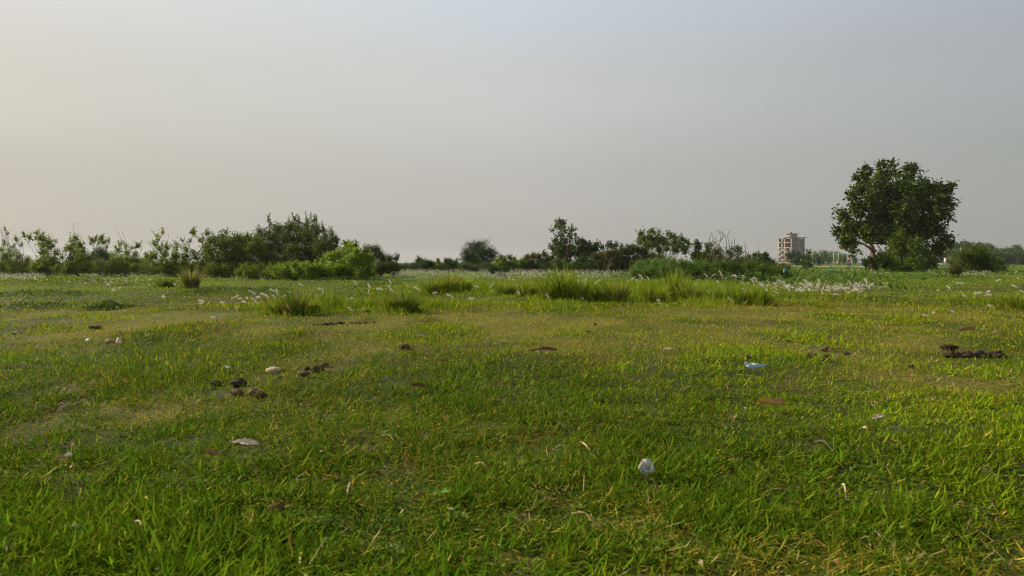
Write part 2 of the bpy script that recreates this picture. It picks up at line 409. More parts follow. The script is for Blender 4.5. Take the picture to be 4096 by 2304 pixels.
# thin dead straws lying on the turf
def straws():
    n = 42000
    d = 1.0 * (26 ** rng.random(n)); x = rng.uniform(-1, 1, n) * (0.85 * d + 1.0)
    k = rng.random(n) < (0.05 + 1.1 * dryness(x, d)) * np.clip(d / 3.0, 0.3, 1); x, d = x[k], d[k]; n = len(x)
    h = rng.uniform(0.02, 0.065, n); w = rng.uniform(0.0011, 0.0026, n) * (1 + d / 6)
    r = rng.random((n, 1)); col = lerp(np.array([0.42, 0.33, 0.13]), np.array([0.26, 0.18, 0.07]), r)
    V, Q, T, C = blades(np.stack([x, d, gz(x, d) + rng.uniform(0.005, 0.03, n)], 1), h, w, rng.uniform(0, 6.28, n), rng.uniform(0.9, 1.45, n), rng.uniform(-0.5, 0.5, n), col, 3)
    o = mk('dead_straw', V, [Q, T], M_DRYLEAF, None, C); o['kind'] = 'stuff'; o['label'] = 'loose pale dead straws lying across the turf'; o['category'] = 'straw'
straws()

# ------------------------------------------------------------------ leaves / shrubs
def leaf_quads(p, ax, nrm, L, W, col, droop=0.0):
    """rhomboid leaves: 5 vertices (base, left, right, mid ridge skipped) -> 2 quads folded along the midrib"""
    n = len(p); side = unit(np.cross(ax, nrm)); up = unit(np.cross(side, ax))
    L = L[:, None]; W = W[:, None]
    b = p; m = p + ax * L * 0.5 - up * W * 0.12; t = p + ax * L - up * L * droop
    l = p + ax * L * 0.45 + side * W * 0.5; r = p + ax * L * 0.45 - side * W * 0.5
    V = np.stack([b, l, t, r, m], 1).reshape(-1, 3)
    k = (np.arange(n) * 5)[:, None]
    T = np.concatenate([k + [[0, 4, 1]], k + [[1, 4, 2]], k + [[0, 3, 4]], k + [[3, 2, 4]]])
    return V, T, np.repeat(col, 5, axis=0)

def rand_unit(r, n):
    v = r.normal(size=(n, 3)); return unit(v)

def plant(name, label, cat, d, lobes, base, c1, c2, shoots=0, shoot_len=0.5, shrink=1.0, leaf=(0.06, 0.04), cover=4.0, ydepth=1.0, sprig=0.25, up=0.45, per=7, group=None,
          seed=1, stem_col=(0.13, 0.09, 0.055), stems=6, stem_r=0.02, mat=None, droop=0.15, trunk=None, parts=('foliage', 'branch'), wild=0.35, open_=0.0, ragged=1.0, shell=0.5):
    """lobes: (px, py, rpx) in photo pixels at depth d; base: (px) foot; real depth given by ydepth (m)"""
    r = np.random.default_rng(seed)
    mat = mat or M_LEAF
    bx = (base - 2048.0) / F * d; bz = float(gz(bx, d))
    root = thing(name, label, cat, (bx, d, bz), group)
    org = np.array([bx, d, bz])
    L = np.array([[*(P(a, b, d)), c / F * d] for a, b, c in lobes])
    ctr = L[:, :3].mean(0); ext = max(np.abs(L[:, 0] - ctr[0]).max() + L[:, 3].mean(), 0.1)
    exz = max(np.abs(L[:, 2] - ctr[2]).max() + L[:, 3].mean(), 0.1)
    q = np.clip(1 - ((L[:, 0] - ctr[0]) / ext) ** 2 * 0.8 - ((L[:, 2] - ctr[2]) / exz) ** 2 * 0.3, 0.05, 1) ** 0.5
    dy_ = r.uniform(-1, 1, len(L)) * ydepth * q
    for i in range(len(L)):
        L[i, :3] = P(lobes[i][0], lobes[i][1], d + dy_[i]); L[i, 3] *= (d + dy_[i]) / d
    pts = []; outs = []; lob = []
    la = leaf[0] * leaf[1] * 0.5
    for i, (x, y, z, rad) in enumerate(L):
        ns = max(3, int(4.6 * cover * math.pi * rad * rad / la / per))
        u = rand_unit(r, ns)
        rad = max(rad - shrink * (0.42 * sprig + 0.35 * leaf[0]), 0.35 * rad)
        rr = rad * 1.0 * (shell * 0.5 + (1 - shell * 0.5) * r.random(ns) ** 0.6) * (1 + ragged * 0.22 * r.normal(size=ns).clip(-1, 1.6))
        p = np.array([x, y, z]) + u * rr[:, None]
        pts.append(p); outs.append(u); lob.append(np.full(ns, i))
    p = np.concatenate(pts); u = np.concatenate(outs); lob = np.concatenate(lob)
    if open_ > 0:   # carve irregular gaps
        fq = 1.0 / (0.12 + leaf[0] * 3.0)
        g = fbm(p[:, 0] * fq + 50 + p[:, 1] * fq * 0.8, p[:, 2] * fq + 50 - p[:, 1] * fq * 0.6, seed, 2)
        k = r.random(len(p)) > open_ * np.clip((0.50 - g) * 6, 0, 1); p, u, lob = p[k], u[k], lob[k]
    k = p[:, 2] > bz + 0.01; p, u, lob = p[k], u[k], lob[k]
    ns = len(p)
    sdir = unit(u * 0.55 + np.array([0, 0, up]) + rand_unit(r, ns) * wild)
    slen = sprig * r.uniform(0.5, 1.4, ns)
    t = np.tile(np.linspace(0.05, 1, per), ns); idx = np.repeat(np.arange(ns), per)
    n = len(idx)
    lp = p[idx] + sdir[idx] * (slen[idx] * t)[:, None] + r.normal(size=(n, 3)) * leaf[0] * 0.25
    ax = unit(sdir[idx] * 0.6 + rand_unit(r, n) * 0.9 + np.array([0, 0, 0.05]))
    nr = unit(rand_unit(r, n) * 0.8 + np.array([0, 0, 0.9]))
    sz = r.uniform(0.65, 1.25, n) * (1.05 - 0.35 * t)
    c1 = np.array(c1); c2 = np.array(c2)
    lt = r.random(len(L)); st = np.clip(0.35 * lt[lob] + 0.65 * r.random(ns), 0, 1)
    ct = np.clip(0.6 * st[idx] + 0.4 * r.random(n), 0, 1)[:, None]
    col = lerp(c1, c2, ct) * r.uniform(0.75, 1.2, (n, 1))
    yel = (r.random(n) < 0.02)[:, None]; col = np.where(yel, np.array([0.30, 0.24, 0.04]), col)
    sh = []
    if shoots:
        topz = L[:, 2] + L[:, 3]; wts = np.clip((topz - topz.min()) / (np.ptp(topz) + 1e-6), 0.1, 1) ** 1.0; wts /= wts.sum()
        LP, AX, NR, SZ, CC = [], [], [], [], []
        for j in r.choice(len(L), shoots, p=wts):
            s0 = L[j, :3] + r.normal(size=3) * L[j, 3] * 0.35; dv = unit(np.array([r.normal() * 0.30, r.normal() * 0.3, 1.0])); ln = shoot_len * r.uniform(0.45, 1.25)
            m = int(7 + ln / (leaf[0] * 0.45)); tt = np.linspace(0.15, 1, m); bend = r.normal(size=3) * 0.18 * ln; bend[2] = -abs(bend[2]) * 0.6
            pp = s0 + dv * ln * tt[:, None] + bend * tt[:, None] ** 2; sh.append(np.vstack([pp[::3], pp[-1]]))
            for rep_ in range(2):
                LP.append(pp); AX.append(unit(rand_unit(r, m) * [1, 1, 0.6] + dv * 0.35)); NR.append(unit(rand_unit(r, m) * .6 + [0, 0, 1])); SZ.append(r.uniform(.6, 1.25, m) * (1.15 - .5 * tt)); CC.append(lerp(c1, c2, r.uniform(.3, 1, (m, 1))) * r.uniform(.8, 1.2))
        lp = np.concatenate([lp] + LP); ax = np.concatenate([ax] + AX); nr = np.concatenate([nr] + NR); sz = np.concatenate([sz] + SZ); col = np.concatenate([col] + CC)
    V, T, C = leaf_quads(lp - org, ax, nr, leaf[0] * sz, leaf[1] * sz, col, droop)
    k = V[:, 2] < 0.0; V[k, 2] = 0.0
    mk(parts[0], V, [T], mat, root, C)
    # branches
    b = MB(); sc = np.array(stem_col)
    tgt = r.choice(len(L), min(stems, len(L)), replace=False)
    starts = trunk if trunk is not None else [org]
    for j in tgt:
        s0 = starts[r.integers(len(starts))]
        e = L[j, :3]; mid = (s0 + e) / 2 + r.normal(size=3) * 0.06 * np.linalg.norm(e - s0)
        mid[2] = s0[2] + (e[2] - s0[2]) * 0.55
        tt = np.linspace(0, 1, 7)[:, None]
        path = (1 - tt) ** 2 * s0 + 2 * tt * (1 - tt) * mid + tt ** 2 * e
        b.tube(path - org, np.linspace(stem_r, stem_r * 0.25, 7), 5, sc * r.uniform(0.8, 1.2))
        for q_ in range(3):
            s1 = path[3 + q_]; e1 = e + rand_unit(r, 1)[0] * L[j, 3] * 0.8
            b.tube(np.array([s1, (s1 + e1) / 2 + r.normal(size=3) * 0.03, e1]) - org, [stem_r * 0.4, stem_r * 0.25, stem_r * 0.1], 4, sc)
    bv = np.concatenate(b.V)
    for q_ in sh:
        q_ = np.vstack([bv[np.argmin(((bv - (q_[0] - org)) ** 2).sum(1))] + org, q_])
        b.tube(q_ - org, np.linspace(0.006, 0.003, len(q_)) * (1 + d / 40), 4, sc * 1.3)
    b.build(parts[1], M_BARK, root, True)
    return root

def zt(ox, oy, s, lst): return [(ox + a / s, oy + b / s, c / s) for a, b, c in lst]

DG1, DG2 = (0.036, 0.058, 0.007), (0.105, 0.155, 0.014)
MG1, MG2 = (0.095, 0.135, 0.012), (0.300, 0.370, 0.028)
BG1, BG2 = (0.100, 0.185, 0.010), (0.330, 0.440, 0.030)

# ---- big tree ------------------------------------------------------------------
Z6 = (3280, 620, 2.587)
tree_l = [(250,640,80),(195,800,65),(330,780,100),(300,920,75),(360,990,45),(400,570,90),(350,450,55),(430,250,75),(480,165,50),(420,360,80),(560,330,100),(620,115,48),(745,100,40),
 (650,230,85),(780,215,60),(560,480,115),(700,400,115),(895,150,48),(965,155,55),(930,260,85),(1060,250,50),(860,380,115),(1030,400,115),(1180,360,80),(1290,370,60),(1370,325,30),
 (1260,480,95),(1365,545,35),(700,600,125),(880,560,125),(1080,580,125),(1240,620,85),(1320,660,40),(560,690,110),(490,820,80),(700,780,110),(630,880,50),(880,740,125),(1060,760,120),(1210,780,80),
 (1310,870,60),(1230,950,70),(1275,1010,32),(1100,900,85),(950,880,80),(440,700,90),(1340,940,40),(240,920,38),(170,590,28),(330,520,34),(315,410,25)]
D_T = 47.0
tl = zt(*Z6, tree_l)
tx = 3280 + 548 / 2.587
torg = P(tx, 0, D_T); torg[2] = 0
def tp(zx, zy, dy=0.0):
    v = P(3280 + zx / 2.587, 620 + zy / 2.587, D_T); v[1] += dy; return v
tree = plant('broadleaf_tree', 'big dark green broadleaf tree with forked trunk, right of the building', 'tree', D_T, tl + [(a, b, c * 0.9) for a, b, c in tl[9:42]], tx,
             (0.030, 0.052, 0.005), (0.095, 0.140, 0.012), leaf=(0.29, 0.20), cover=2.6, ydepth=3.4, sprig=0.42, up=0.25, per=6, seed=5, mat=M_LEAFT, parts=('crown', 'branch'),
             stems=26, stem_r=0.065, stem_col=(0.075, 0.055, 0.035), trunk=[tp(545, 880), tp(480, 910), tp(700, 820, 1.0), tp(900, 850, -0.8)], droop=0.25, wild=0.5, open_=0.75, shell=0.45, ragged=0.8)
b = MB(); bc = np.array([0.19, 0.125, 0.078])
def smooth_path(pts, k=5):
    pts = np.array(pts); out_ = []
    for i in range(len(pts) - 1):
        p0 = pts[max(i - 1, 0)]; p1 = pts[i]; p2 = pts[i + 1]; p3 = pts[min(i + 2, len(pts) - 1)]
        for t in np.linspace(0, 1, k, endpoint=False):
            out_.append(0.5 * ((2 * p1) + (-p0 + p2) * t + (2 * p0 - 5 * p1 + 4 * p2 - p3) * t * t + (-p0 + 3 * p1 - 3 * p2 + p3) * t ** 3))
    out_.append(pts[-1]); return np.array(out_)
def limb(pts, r0, r1, cc=bc):
    q = smooth_path(pts); b.tube(q - torg, np.linspace(r0, r1, len(q)), 9, cc)
limb([torg + [0, 0, -0.1], tp(550, 1100), tp(548, 1020)], 0.19, 0.15)
limb([tp(548, 1030), tp(520, 975), tp(480, 925, .3), tp(430, 890, .8), tp(340, 840, 1.4)], 0.10, 0.05)
limb([tp(552, 1030), tp(548, 960), tp(545, 900, .4), tp(550, 780, 1.4), tp(580, 640, 2.2), tp(600, 480, 2.4)], 0.12, 0.04)
limb([tp(553, 1010), tp(572, 995), tp(586, 986)], 0.09, 0.06)
limb([tp(522, 960), tp(519, 945), tp(522, 935)], 0.045, 0.02)
b.build('trunk', M_BARK, tree, True)
torg2 = tp(760, 1100, 1.0); torg2[2] = 0
b = MB(); tsave = torg
limb([torg2, tp(740, 1040, 1.0), tp(722, 1000, 1.0), tp(700, 900, 1.6), tp(680, 800, 2.4)], 0.09, 0.05)
limb([tp(745, 1060, 1.0), tp(800, 950, .6), tp(900, 840, .6), tp(980, 700, 1.5), tp(1000, 560, 2.2)], 0.13, 0.05)
limb([tp(860, 900, .4), tp(1050, 800, 0), tp(1200, 700, 0)], 0.12, 0.05)
b.build('stem', M_BARK, tree, True)
# withered orange leaf cluster and thin hanging stem on the left side of the crown
b = MB(); r = np.random.default_rng(3)
for i in range(26):
    c = tp(228 + r.normal() * 4, 945 + r.uniform(-8, 32)) - torg
    ax = unit(r.normal(size=(1, 3)) + [[0, 0, -0.8]]); V, T, C = leaf_quads(c[None], ax, rand_unit(r, 1), np.array([.14]), np.array([.07]), np.array([[0.42, 0.17, 0.04]]))
    b.add(V, None, T, C)
b.build('withered_leaf_cluster', M_DRYLEAF, tree)

b = MB()
limb_pts = [tp(433, 1005, -.5), tp(440, 1040, -.5), tp(462, 1070, -.5), tp(475, 1095, -.5)]
b.tube(np.array(limb_pts) - torg, [0.02, 0.018, 0.018, 0.02], 5, (0.16, 0.11, 0.07)); b.build('hanging_vine', M_BARK, tree, True)

# ---- shrubs near the tree --------------------------------------------------------
plant('leafy_bush', 'tall yellow-green leafy bush in front of the big tree crown', 'bush', 44, zt(*Z6, [(840,850,50),(790,900,70),(900,900,75),(990,930,75),(760,990,75),(870,1010,90),(990,1030,90),(1080,1040,70),(700,1060,60),(820,1120,90),(960,1140,90),(1080,1140,75),(1160,1130,50),(740,1150,70),(1030,870,45),(860,820,25)]), 3280 + 900 / 2.587,
      (0.075, 0.125, 0.010), (0.185, 0.265, 0.018), leaf=(0.15, 0.10), cover=2.0, ydepth=1.2, sprig=0.3, seed=21, stems=9, stem_r=0.035, up=0.3, shoots=40, shoot_len=0.5, open_=0.4, shrink=0.7)
plant('low_bush', 'low dark bush under the forked trunk of the big tree', 'bush', 42.5, zt(*Z6, [(470,1120,38),(530,1110,45),(600,1100,50),(660,1080,45),(560,1160,45),(650,1150,50),(480,1160,35),(700,1110,50),(620,1045,22)]), 3280 + 590 / 2.587,
      DG1, (0.07, 0.12, 0.02), leaf=(0.13, 0.085), cover=2.0, ydepth=0.9, sprig=0.25, seed=22, stems=6, shoots=24, shoot_len=0.4, open_=0.3)
plant('mound_bush', 'smooth rounded green mound of creeper at the foot of the forked trunk', 'bush', 49, zt(*Z6, [(540,1085,34),(575,1075,32),(510,1100,28),(560,1110,40)]), 3280 + 545 / 2.587,
      (0.05, 0.085, 0.014), (0.10, 0.15, 0.025), leaf=(0.10, 0.08), cover=3, ydepth=0.6, sprig=0.1, seed=23, stems=4)
plant('dark_bush', 'broad dark green bush right of the big tree, behind the white flower patch', 'bush', 39, zt(*Z6, [(1480,1060,70),(1560,1030,70),(1640,1040,80),(1700,1090,80),(1560,1110,85),(1450,1130,60),(1760,1130,75),(1840,1140,55),(1650,1150,80),(1500,1180,50),(1740,1170,60),(1890,1170,35),(1440,1080,40),(1600,1000,34),(1700,1005,28),(1800,1085,40)]), 3280 + 1620 / 2.587,
      (0.04, 0.065, 0.010), (0.135, 0.190, 0.022), leaf=(0.13, 0.07), cover=1.8, ydepth=1.6, sprig=0.4, seed=24, stems=9, up=0.2, shoots=50, shoot_len=0.4, open_=0.5, shrink=0.8, wild=0.7)
plant('dry_bush', 'thin brownish bush with bare upright stems left of the white flower patch', 'bush', 27.5, zt(*Z6, [(1400,1180,42),(1370,1220,45),(1430,1220,45),(1400,1250,42),(1350,1130,20),(1440,1130,24),(1310,1050,16),(1330,1030,16),(1390,1260,38)]), 3280 + 1395 / 2.587,
      (0.07, 0.085, 0.02), (0.15, 0.15, 0.035), leaf=(0.07, 0.035), cover=1.7, ydepth=0.5, sprig=0.2, up=0.8, seed=25, stems=9, stem_r=0.012, stem_col=(0.24, 0.17, 0.08))
# ---- far tree line on the right, each crown its own tree --------------------------
far = [(1420,1000,70,70),(1500,970,60,85),(1570,990,60,75),(1650,955,34,62),(1740,985,50,70),(1830,1030,45,55),(1900,1040,48,55),(1960,1030,48,62),(2035,990,42,90),(2030,1060,55,50),(2110,1040,50,60),(1180,1050,60,60),(1260,1075,50,50),(1320,1060,45,50),(1400,1060,50,50),(1500,1050,50,60)]
for i, (cx, cy, rr, hh) in enumerate(far):
    hz = [(cx, cy, rr), (cx - rr * .6, cy + hh * .6, rr * .8), (cx + rr * .6, cy + hh * .6, rr * .8), (cx, cy + hh, rr * .9), (cx - rr * .4, cy - rr * .15, rr * .5), (cx + rr * .5, cy - rr * .1, rr * .5)]
    hz = [(a, b - 8, c * 1.0) for a, b, c in hz]
    lab = ['pale hazy tree just right of the big tree crown', 'taller rounded tree behind the pale marker pole', 'rounded tree behind the dark bush', 'small round tree standing above the tree line', 'broad pale tree right of the small round one',
           'low dark tree in the far tree line', 'dark tree left of centre in the far tree line', 'dark tree beside the palm-like crown', 'tree with a tall domed palm-like crown near the right edge', 'low dark tree below the domed crown', 'dark tree at the right edge of the photo',
           'hazy tree seen under the right side of the big crown', 'low hazy tree above the pale wall', 'low hazy tree right of the pale wall', 'hazy tree behind the dry bush', 'hazy tree behind the dark bush'][i]
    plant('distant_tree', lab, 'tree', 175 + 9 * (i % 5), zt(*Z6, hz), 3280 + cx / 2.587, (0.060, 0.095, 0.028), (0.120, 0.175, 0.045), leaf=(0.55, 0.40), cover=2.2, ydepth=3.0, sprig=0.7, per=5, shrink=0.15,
          group='distant trees along the right horizon', seed=100 + i, stems=5, stem_r=0.15)
Z5 = (2850, 840, 3.814)
far2 = [(1560,720,50,75,'hazy bamboo-like tree left of the walker in black'),(1690,700,48,90,'tall feathery bamboo clump right of the walker in black'),(1760,720,50,85,'dense bamboo clump behind the tall feathery one'),(1845,700,40,90,'feathery bamboo clump behind the two pale posts'),
        (1930,720,38,80,'dark bamboo clump right of the two pale posts'),(2005,750,44,55,'rounded tree left of the walker in the pale shirt'),(2165,760,36,45,'small hazy windswept tree right of the walker in the pale shirt'),(1470,760,50,50,'hazy low tree between the building and the walker in black'),(1640,790,40,40,'low green thicket at the foot of the bamboo')]
for i, (cx, cy, rr, hh, lab) in enumerate(far2):
    hz = [(cx, cy, rr), (cx - rr * .5, cy + hh * .5, rr * .85), (cx + rr * .5, cy + hh * .5, rr * .85), (cx, cy + hh, rr * .9), (cx + rr * .2, cy - rr * .5, rr * .5), (cx - rr * .5, cy - rr * .3, rr * .4)]
    hz = [(a, b, c * 0.85) for a, b, c in hz]
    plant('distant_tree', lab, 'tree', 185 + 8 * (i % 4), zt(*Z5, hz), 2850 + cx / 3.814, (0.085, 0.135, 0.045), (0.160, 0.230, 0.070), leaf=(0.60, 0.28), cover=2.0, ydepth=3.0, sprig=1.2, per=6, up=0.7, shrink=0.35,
          group='distant trees behind the track', seed=150 + i, stems=5, stem_r=0.12)
plant('flat_topped_tree', 'layered flat-topped tree in front of the right half of the building', 'tree', 150, zt(*Z5, [(1160,690,40),(1230,680,42),(1300,690,42),(1210,730,45),(1290,740,50),(1370,730,42),(1330,780,42),(1240,790,38),(1420,770,38),(1390,810,40),(1300,830,30),(1450,820,32)]), 2850 + 1300 / 3.814,
      (0.022, 0.050, 0.016), (0.060, 0.110, 0.030), leaf=(0.42, 0.18), cover=2.3, ydepth=2.2, sprig=0.8, up=0.1, seed=170, stems=8, stem_r=0.12)
plant('young_tree', 'small upright sapling with large leaves left of the walker in black', 'tree', 57, zt(*Z5, [(1440,640,20),(1450,680,26),(1480,670,16),(1430,730,28),(1470,740,28),(1400,760,26),(1510,780,22),(1380,800,20),(1440,800,34),(1350,860,20),(1400,860,30),(1460,870,32),(1510,860,26)]), 2850 + 1425 / 3.814,
      (0.03, 0.06, 0.012), (0.09, 0.15, 0.025), leaf=(0.24, 0.13), cover=1.8, ydepth=0.5, sprig=0.3, seed=171, stems=8, stem_r=0.03, stem_col=(0.20, 0.17, 0.08))

# ---- left and centre shrubs --------------------------------------------------------
Z1 = (0, 840, 3.1415); Z2 = (780, 840, 2.995); Z3 = (1600, 840, 3.1415); Z4 = (2100, 840, 2.862)
def weed(name, label, d, Z, lobes, bpx, seed, c1=MG1, c2=MG2, skirt=1.0, **k):
    a = dict(leaf=(0.10, 0.06), cover=1.35, ydepth=0.9, sprig=0.24, up=0.8, stems=14, stem_r=0.012, per=6, wild=0.45, open_=0.5, shoots=24, shoot_len=0.28, shrink=0.85)
    a.update(k); L = zt(*Z, lobes)
    if skirt:
        gy = HZ + CAMH * F / d; rs = 24 * 30 / d * skirt; lo = [l for l in L if l[1] + l[2] > gy - 2.6 * rs] or L
        x0 = min(l[0] - l[2] * .6 for l in lo); x1 = max(l[0] + l[2] * .6 for l in lo); rr0 = np.random.default_rng(seed + 900); x = x0
        while x < x1:
            L.append((x, gy - rs * rr0.uniform(.5, 1.1), rs * rr0.uniform(.8, 1.15))); x += rs * rr0.uniform(.7, 1.1)
    return plant(name, label, 'bush', d, L, bpx, c1, c2, seed=seed, **a)
weed('weedy_bush', 'weedy bush with leaning leafy stems at the left edge', 31, Z1, [(150,560,70),(60,600,70),(220,600,60),(100,680,80),(230,690,75),(330,640,50),(330,720,60),(20,700,60),(95,310,18),(60,260,10),(200,390,24),(60,440,26),(270,460,22),(150,480,30),(10,520,40)], 45, 31, leaf=(0.07, 0.035))
weed('weedy_bush', 'second weedy bush from the left, leafy top leaning left', 30, Z1, [(520,380,55),(600,410,50),(660,400,40),(440,390,35),(370,370,22),(310,350,16),(540,460,70),(640,470,55),(560,550,70),(520,640,85),(640,640,80),(700,560,45),(460,310,22),(540,320,20),(600,730,90),(480,720,75),(700,700,60),(770,620,40)], 180, 32)
weed('weedy_bush', 'third weedy bush from the left, narrow top with one tall stem', 29.5, Z1, [(950,370,34),(890,400,24),(940,450,50),(1000,470,50),(880,500,55),(1040,540,55),(950,560,75),(900,640,75),(1010,640,80),(1090,640,60),(960,730,90),(1100,730,70),(860,720,60),(820,540,28)], 310, 33)
weed('grass_dome', 'rounded dark grass clump showing between the third and fourth bushes', 38, Z1, [(1250,540,60),(1200,590,60),(1300,590,70),(1360,620,50),(1180,650,50),(1280,650,70)], 400, 34, c1=(0.03, 0.06, 0.012), c2=(0.08, 0.13, 0.025), leaf=(0.30, 0.02), up=1.6, sprig=0.1, cover=2.5, shoots=0)
weed('weedy_bush', 'fourth bush from the left with sparse leafy arching sprays on top', 32, Z1, [(1170,400,34),(1260,390,30),(1300,420,32),(1340,480,26),(1150,440,25),(1230,440,20),(1370,410,16)], 400, 35, leaf=(0.09, 0.055), cover=1.5, skirt=0)
weed('weedy_bush', 'low grassy bush below the bare twigs, left part of the photo', 29, Z1, [(1500,440,22),(1480,520,28),(1590,480,25),(1650,490,20),(1740,470,28),(1600,560,40),(1440,570,45),(1700,580,40),(1520,640,75),(1630,640,70),(1440,660,70),(1720,650,50),(1560,720,85),(1680,720,75),(1430,740,60),(1500,780,45)], 500, 36, leaf=(0.08, 0.035))
weed('weedy_bush', 'leafy bush with two tall leafy shoots left of the big thicket', 28.5, Z1, [(2040,300,14),(1990,340,28),(1970,380,20),(1940,450,35),(2000,500,40),(2100,490,45),(2230,450,26),(2320,410,24),(2420,300,28),(2440,340,16),(2400,400,18),(2200,500,40),(2340,520,50),(2440,560,40),(2060,580,70),(1930,600,50),(2200,600,75),(2330,620,75),(2460,620,50),(2050,680,80),(2180,700,85),(2320,720,80),(1950,690,60),(2440,700,60),(2140,790,50),(2530,410,16),(2560,580,45)], 695, 37, leaf=(0.10, 0.06))
weed('weedy_bush', 'small low weed cluster between the fourth bush and the leafy shoots', 31, Z1, [(1850,600,25),(1890,640,35),(1830,660,30),(1880,720,45),(1840,740,40),(1800,700,30),(1900,580,20)], 590, 38)

weed('thicket', 'left shoulder of the big thicket with light climbing leaves', 27, Z2, [(150,300,26),(80,385,20),(200,400,60),(130,470,50),(330,370,60),(330,450,80),(200,540,90),(420,420,80),(500,380,60),(600,400,75),(640,350,35),(560,520,100),(400,560,100),(280,640,90),(480,660,95),(640,620,100),(120,640,60),(700,500,80),(200,720,60),(380,740,60),(560,750,55),(700,730,60),(370,290,18),(740,430,75),(780,540,85),(800,640,80),(690,420,60)], 920, 41, c1=(0.055, 0.085, 0.010), c2=(0.200, 0.255, 0.022), leaf=(0.09, 0.06), cover=2.0, open_=0.05, shell=0.25, shrink=0.25, ydepth=1.2, stems=16, shoots=34, shoot_len=0.3)
weed('thicket', 'tallest dark thicket with spiky branches, left of centre', 28, Z2, [(880,150,14),(910,190,18),(960,240,26),(1010,260,45),(780,280,30),(870,310,55),(780,360,60),(1150,190,38),(1190,120,14),(1240,150,20),(1120,250,60),(1230,250,60),(1350,140,16),(1340,210,34),(1420,150,24),(1420,220,36),(1350,290,60),(1460,280,50),(960,360,80),(1100,370,90),(1250,390,95),(1400,390,90),(1540,260,24),(1560,330,44),(1640,310,18),(1660,370,34),(1600,430,70),(1500,460,85),(1700,400,18),(1680,460,40),(860,480,95),(1020,500,100),(1180,520,100),(1340,540,100),(1480,580,90),(1620,540,60),(900,620,90),(1060,640,90),(1220,650,90),(1360,660,80),(830,700,60),(980,720,50),(1140,720,50),(1300,720,50)], 1180, 42,
     c1=(0.036, 0.064, 0.010), c2=(0.150, 0.205, 0.020), leaf=(0.085, 0.048), cover=2.2, open_=0.0, shell=0.2, shrink=0.2, ydepth=1.7, stems=26, stem_r=0.02, shoots=70, shoot_len=0.42)
weed('bright_bush', 'bright yellow-green broad-leaved bush at the right foot of the big thicket', 23.5, Z2, [(1540,640,38),(1620,600,45),(1700,570,50),(1780,530,55),(1860,490,55),(1920,520,50),(1780,620,70),(1880,620,75),(1980,600,60),(2080,620,45),(1660,680,60),(1800,720,75),(1920,710,75),(2020,700,60),(1560,720,50),(1400,740,45),(1470,760,40),(1330,750,30),(1700,780,60),(1860,800,60),(1980,790,50),(2100,720,30),(1600,800,40),(1830,460,30)], 780 + 1780 / 2.995, 43,
     c1=BG1, c2=BG2, leaf=(0.14, 0.055), cover=2.3, sprig=0.16, open_=0.3, ydepth=0.9, shoots=50, shoot_len=0.32, shrink=0.2)
weed('bright_bush', 'small bright green shrub in front of the big thicket', 23, Z2, [(1190,690,34),(1230,730,38),(1170,760,36),(1270,770,36),(1040,760,24),(1010,775,20),(1200,790,34)], 780 + 1205 / 2.995, 44, c1=BG1, c2=BG2, leaf=(0.13, 0.05), sprig=0.15, cover=2)
weed('dark_shrub', 'rounded grey-green shrub behind the bright broad-leaved bush', 30, Z2, [(1840,450,40),(1920,450,40),(2100,500,50),(2180,500,45),(2060,540,45),(2200,560,65),(2130,600,60),(2250,610,55),(2330,600,40),(2400,600,30),(2420,590,22),(2300,660,50),(2370,660,40),(2410,700,35),(2200,690,70),(2330,720,45),(2050,480,25)], 780 + 2220 / 2.995, 45, c1=(0.050, 0.070, 0.016), c2=(0.150, 0.180, 0.040), leaf=(0.07, 0.04), cover=2.2, open_=0.3, ydepth=1.0)
weed('undergrowth', 'low dark undergrowth along the foot of the big thicket', 25, Z2, [(900,770,45),(830,790,40),(980,790,45),(740,790,35),(1100,800,40),(600,800,35)], 1080, 46, c1=DG1, c2=MG2, leaf=(0.09, 0.045), cover=2.0, shoots=16, shoot_len=0.25)

for i, (x0, x1, yt, lb) in enumerate([(0, 300, 1072, 'low tangled undergrowth between the bushes at the far left'), (300, 560, 1070, 'low tangled undergrowth behind the bushes under the bare leaning stalks'), (560, 860, 1066, 'low tangled undergrowth around the bush with two leafy shoots')]):
    r_ = np.random.default_rng(950 + i); lob = []; x = x0
    while x < x1: lob.append(((x - Z1[0]) * Z1[2], (yt + r_.uniform(-14, 22) - Z1[1]) * Z1[2], r_.uniform(12, 24) * Z1[2])); x += r_.uniform(10, 20)
    weed('undergrowth', lb, 33.5, Z1, lob, (x0 + x1) / 2, 960 + i, leaf=(0.085, 0.04), c1=(0.09, 0.12, 0.014), c2=(0.24, 0.29, 0.03), shoots=26, shoot_len=0.32, cover=1.2, skirt=0.7)
# centre
weed('round_bush', 'leftmost round bush on the centre horizon', 46, Z3, [(240,660,40),(300,680,50),(370,690,50),(420,700,35),(200,700,35),(280,720,50),(350,730,50),(240,630,18),(410,740,40)], 1600 + 310 / 3.1415, 51, leaf=(0.11, 0.08), open_=0.2, cover=2.4, c1=(0.035, 0.065, 0.012), c2=(0.11, 0.165, 0.025))
weed('spiky_shrub', 'narrow ragged shrub between the two round horizon bushes', 46, Z3, [(475,650,18),(480,690,30),(490,720,35),(460,740,30)], 1600 + 480 / 3.1415, 52, leaf=(0.12, 0.06))
weed('round_bush', 'second round bush on the centre horizon, left of the fan-shaped tree', 46, Z3, [(580,660,30),(640,670,40),(700,680,35),(560,700,35),(630,710,48),(700,720,40),(590,740,40),(670,745,40)], 1600 + 640 / 3.1415, 53, leaf=(0.11, 0.08), open_=0.2, cover=2.4, c1=(0.035, 0.065, 0.012), c2=(0.11, 0.165, 0.025))
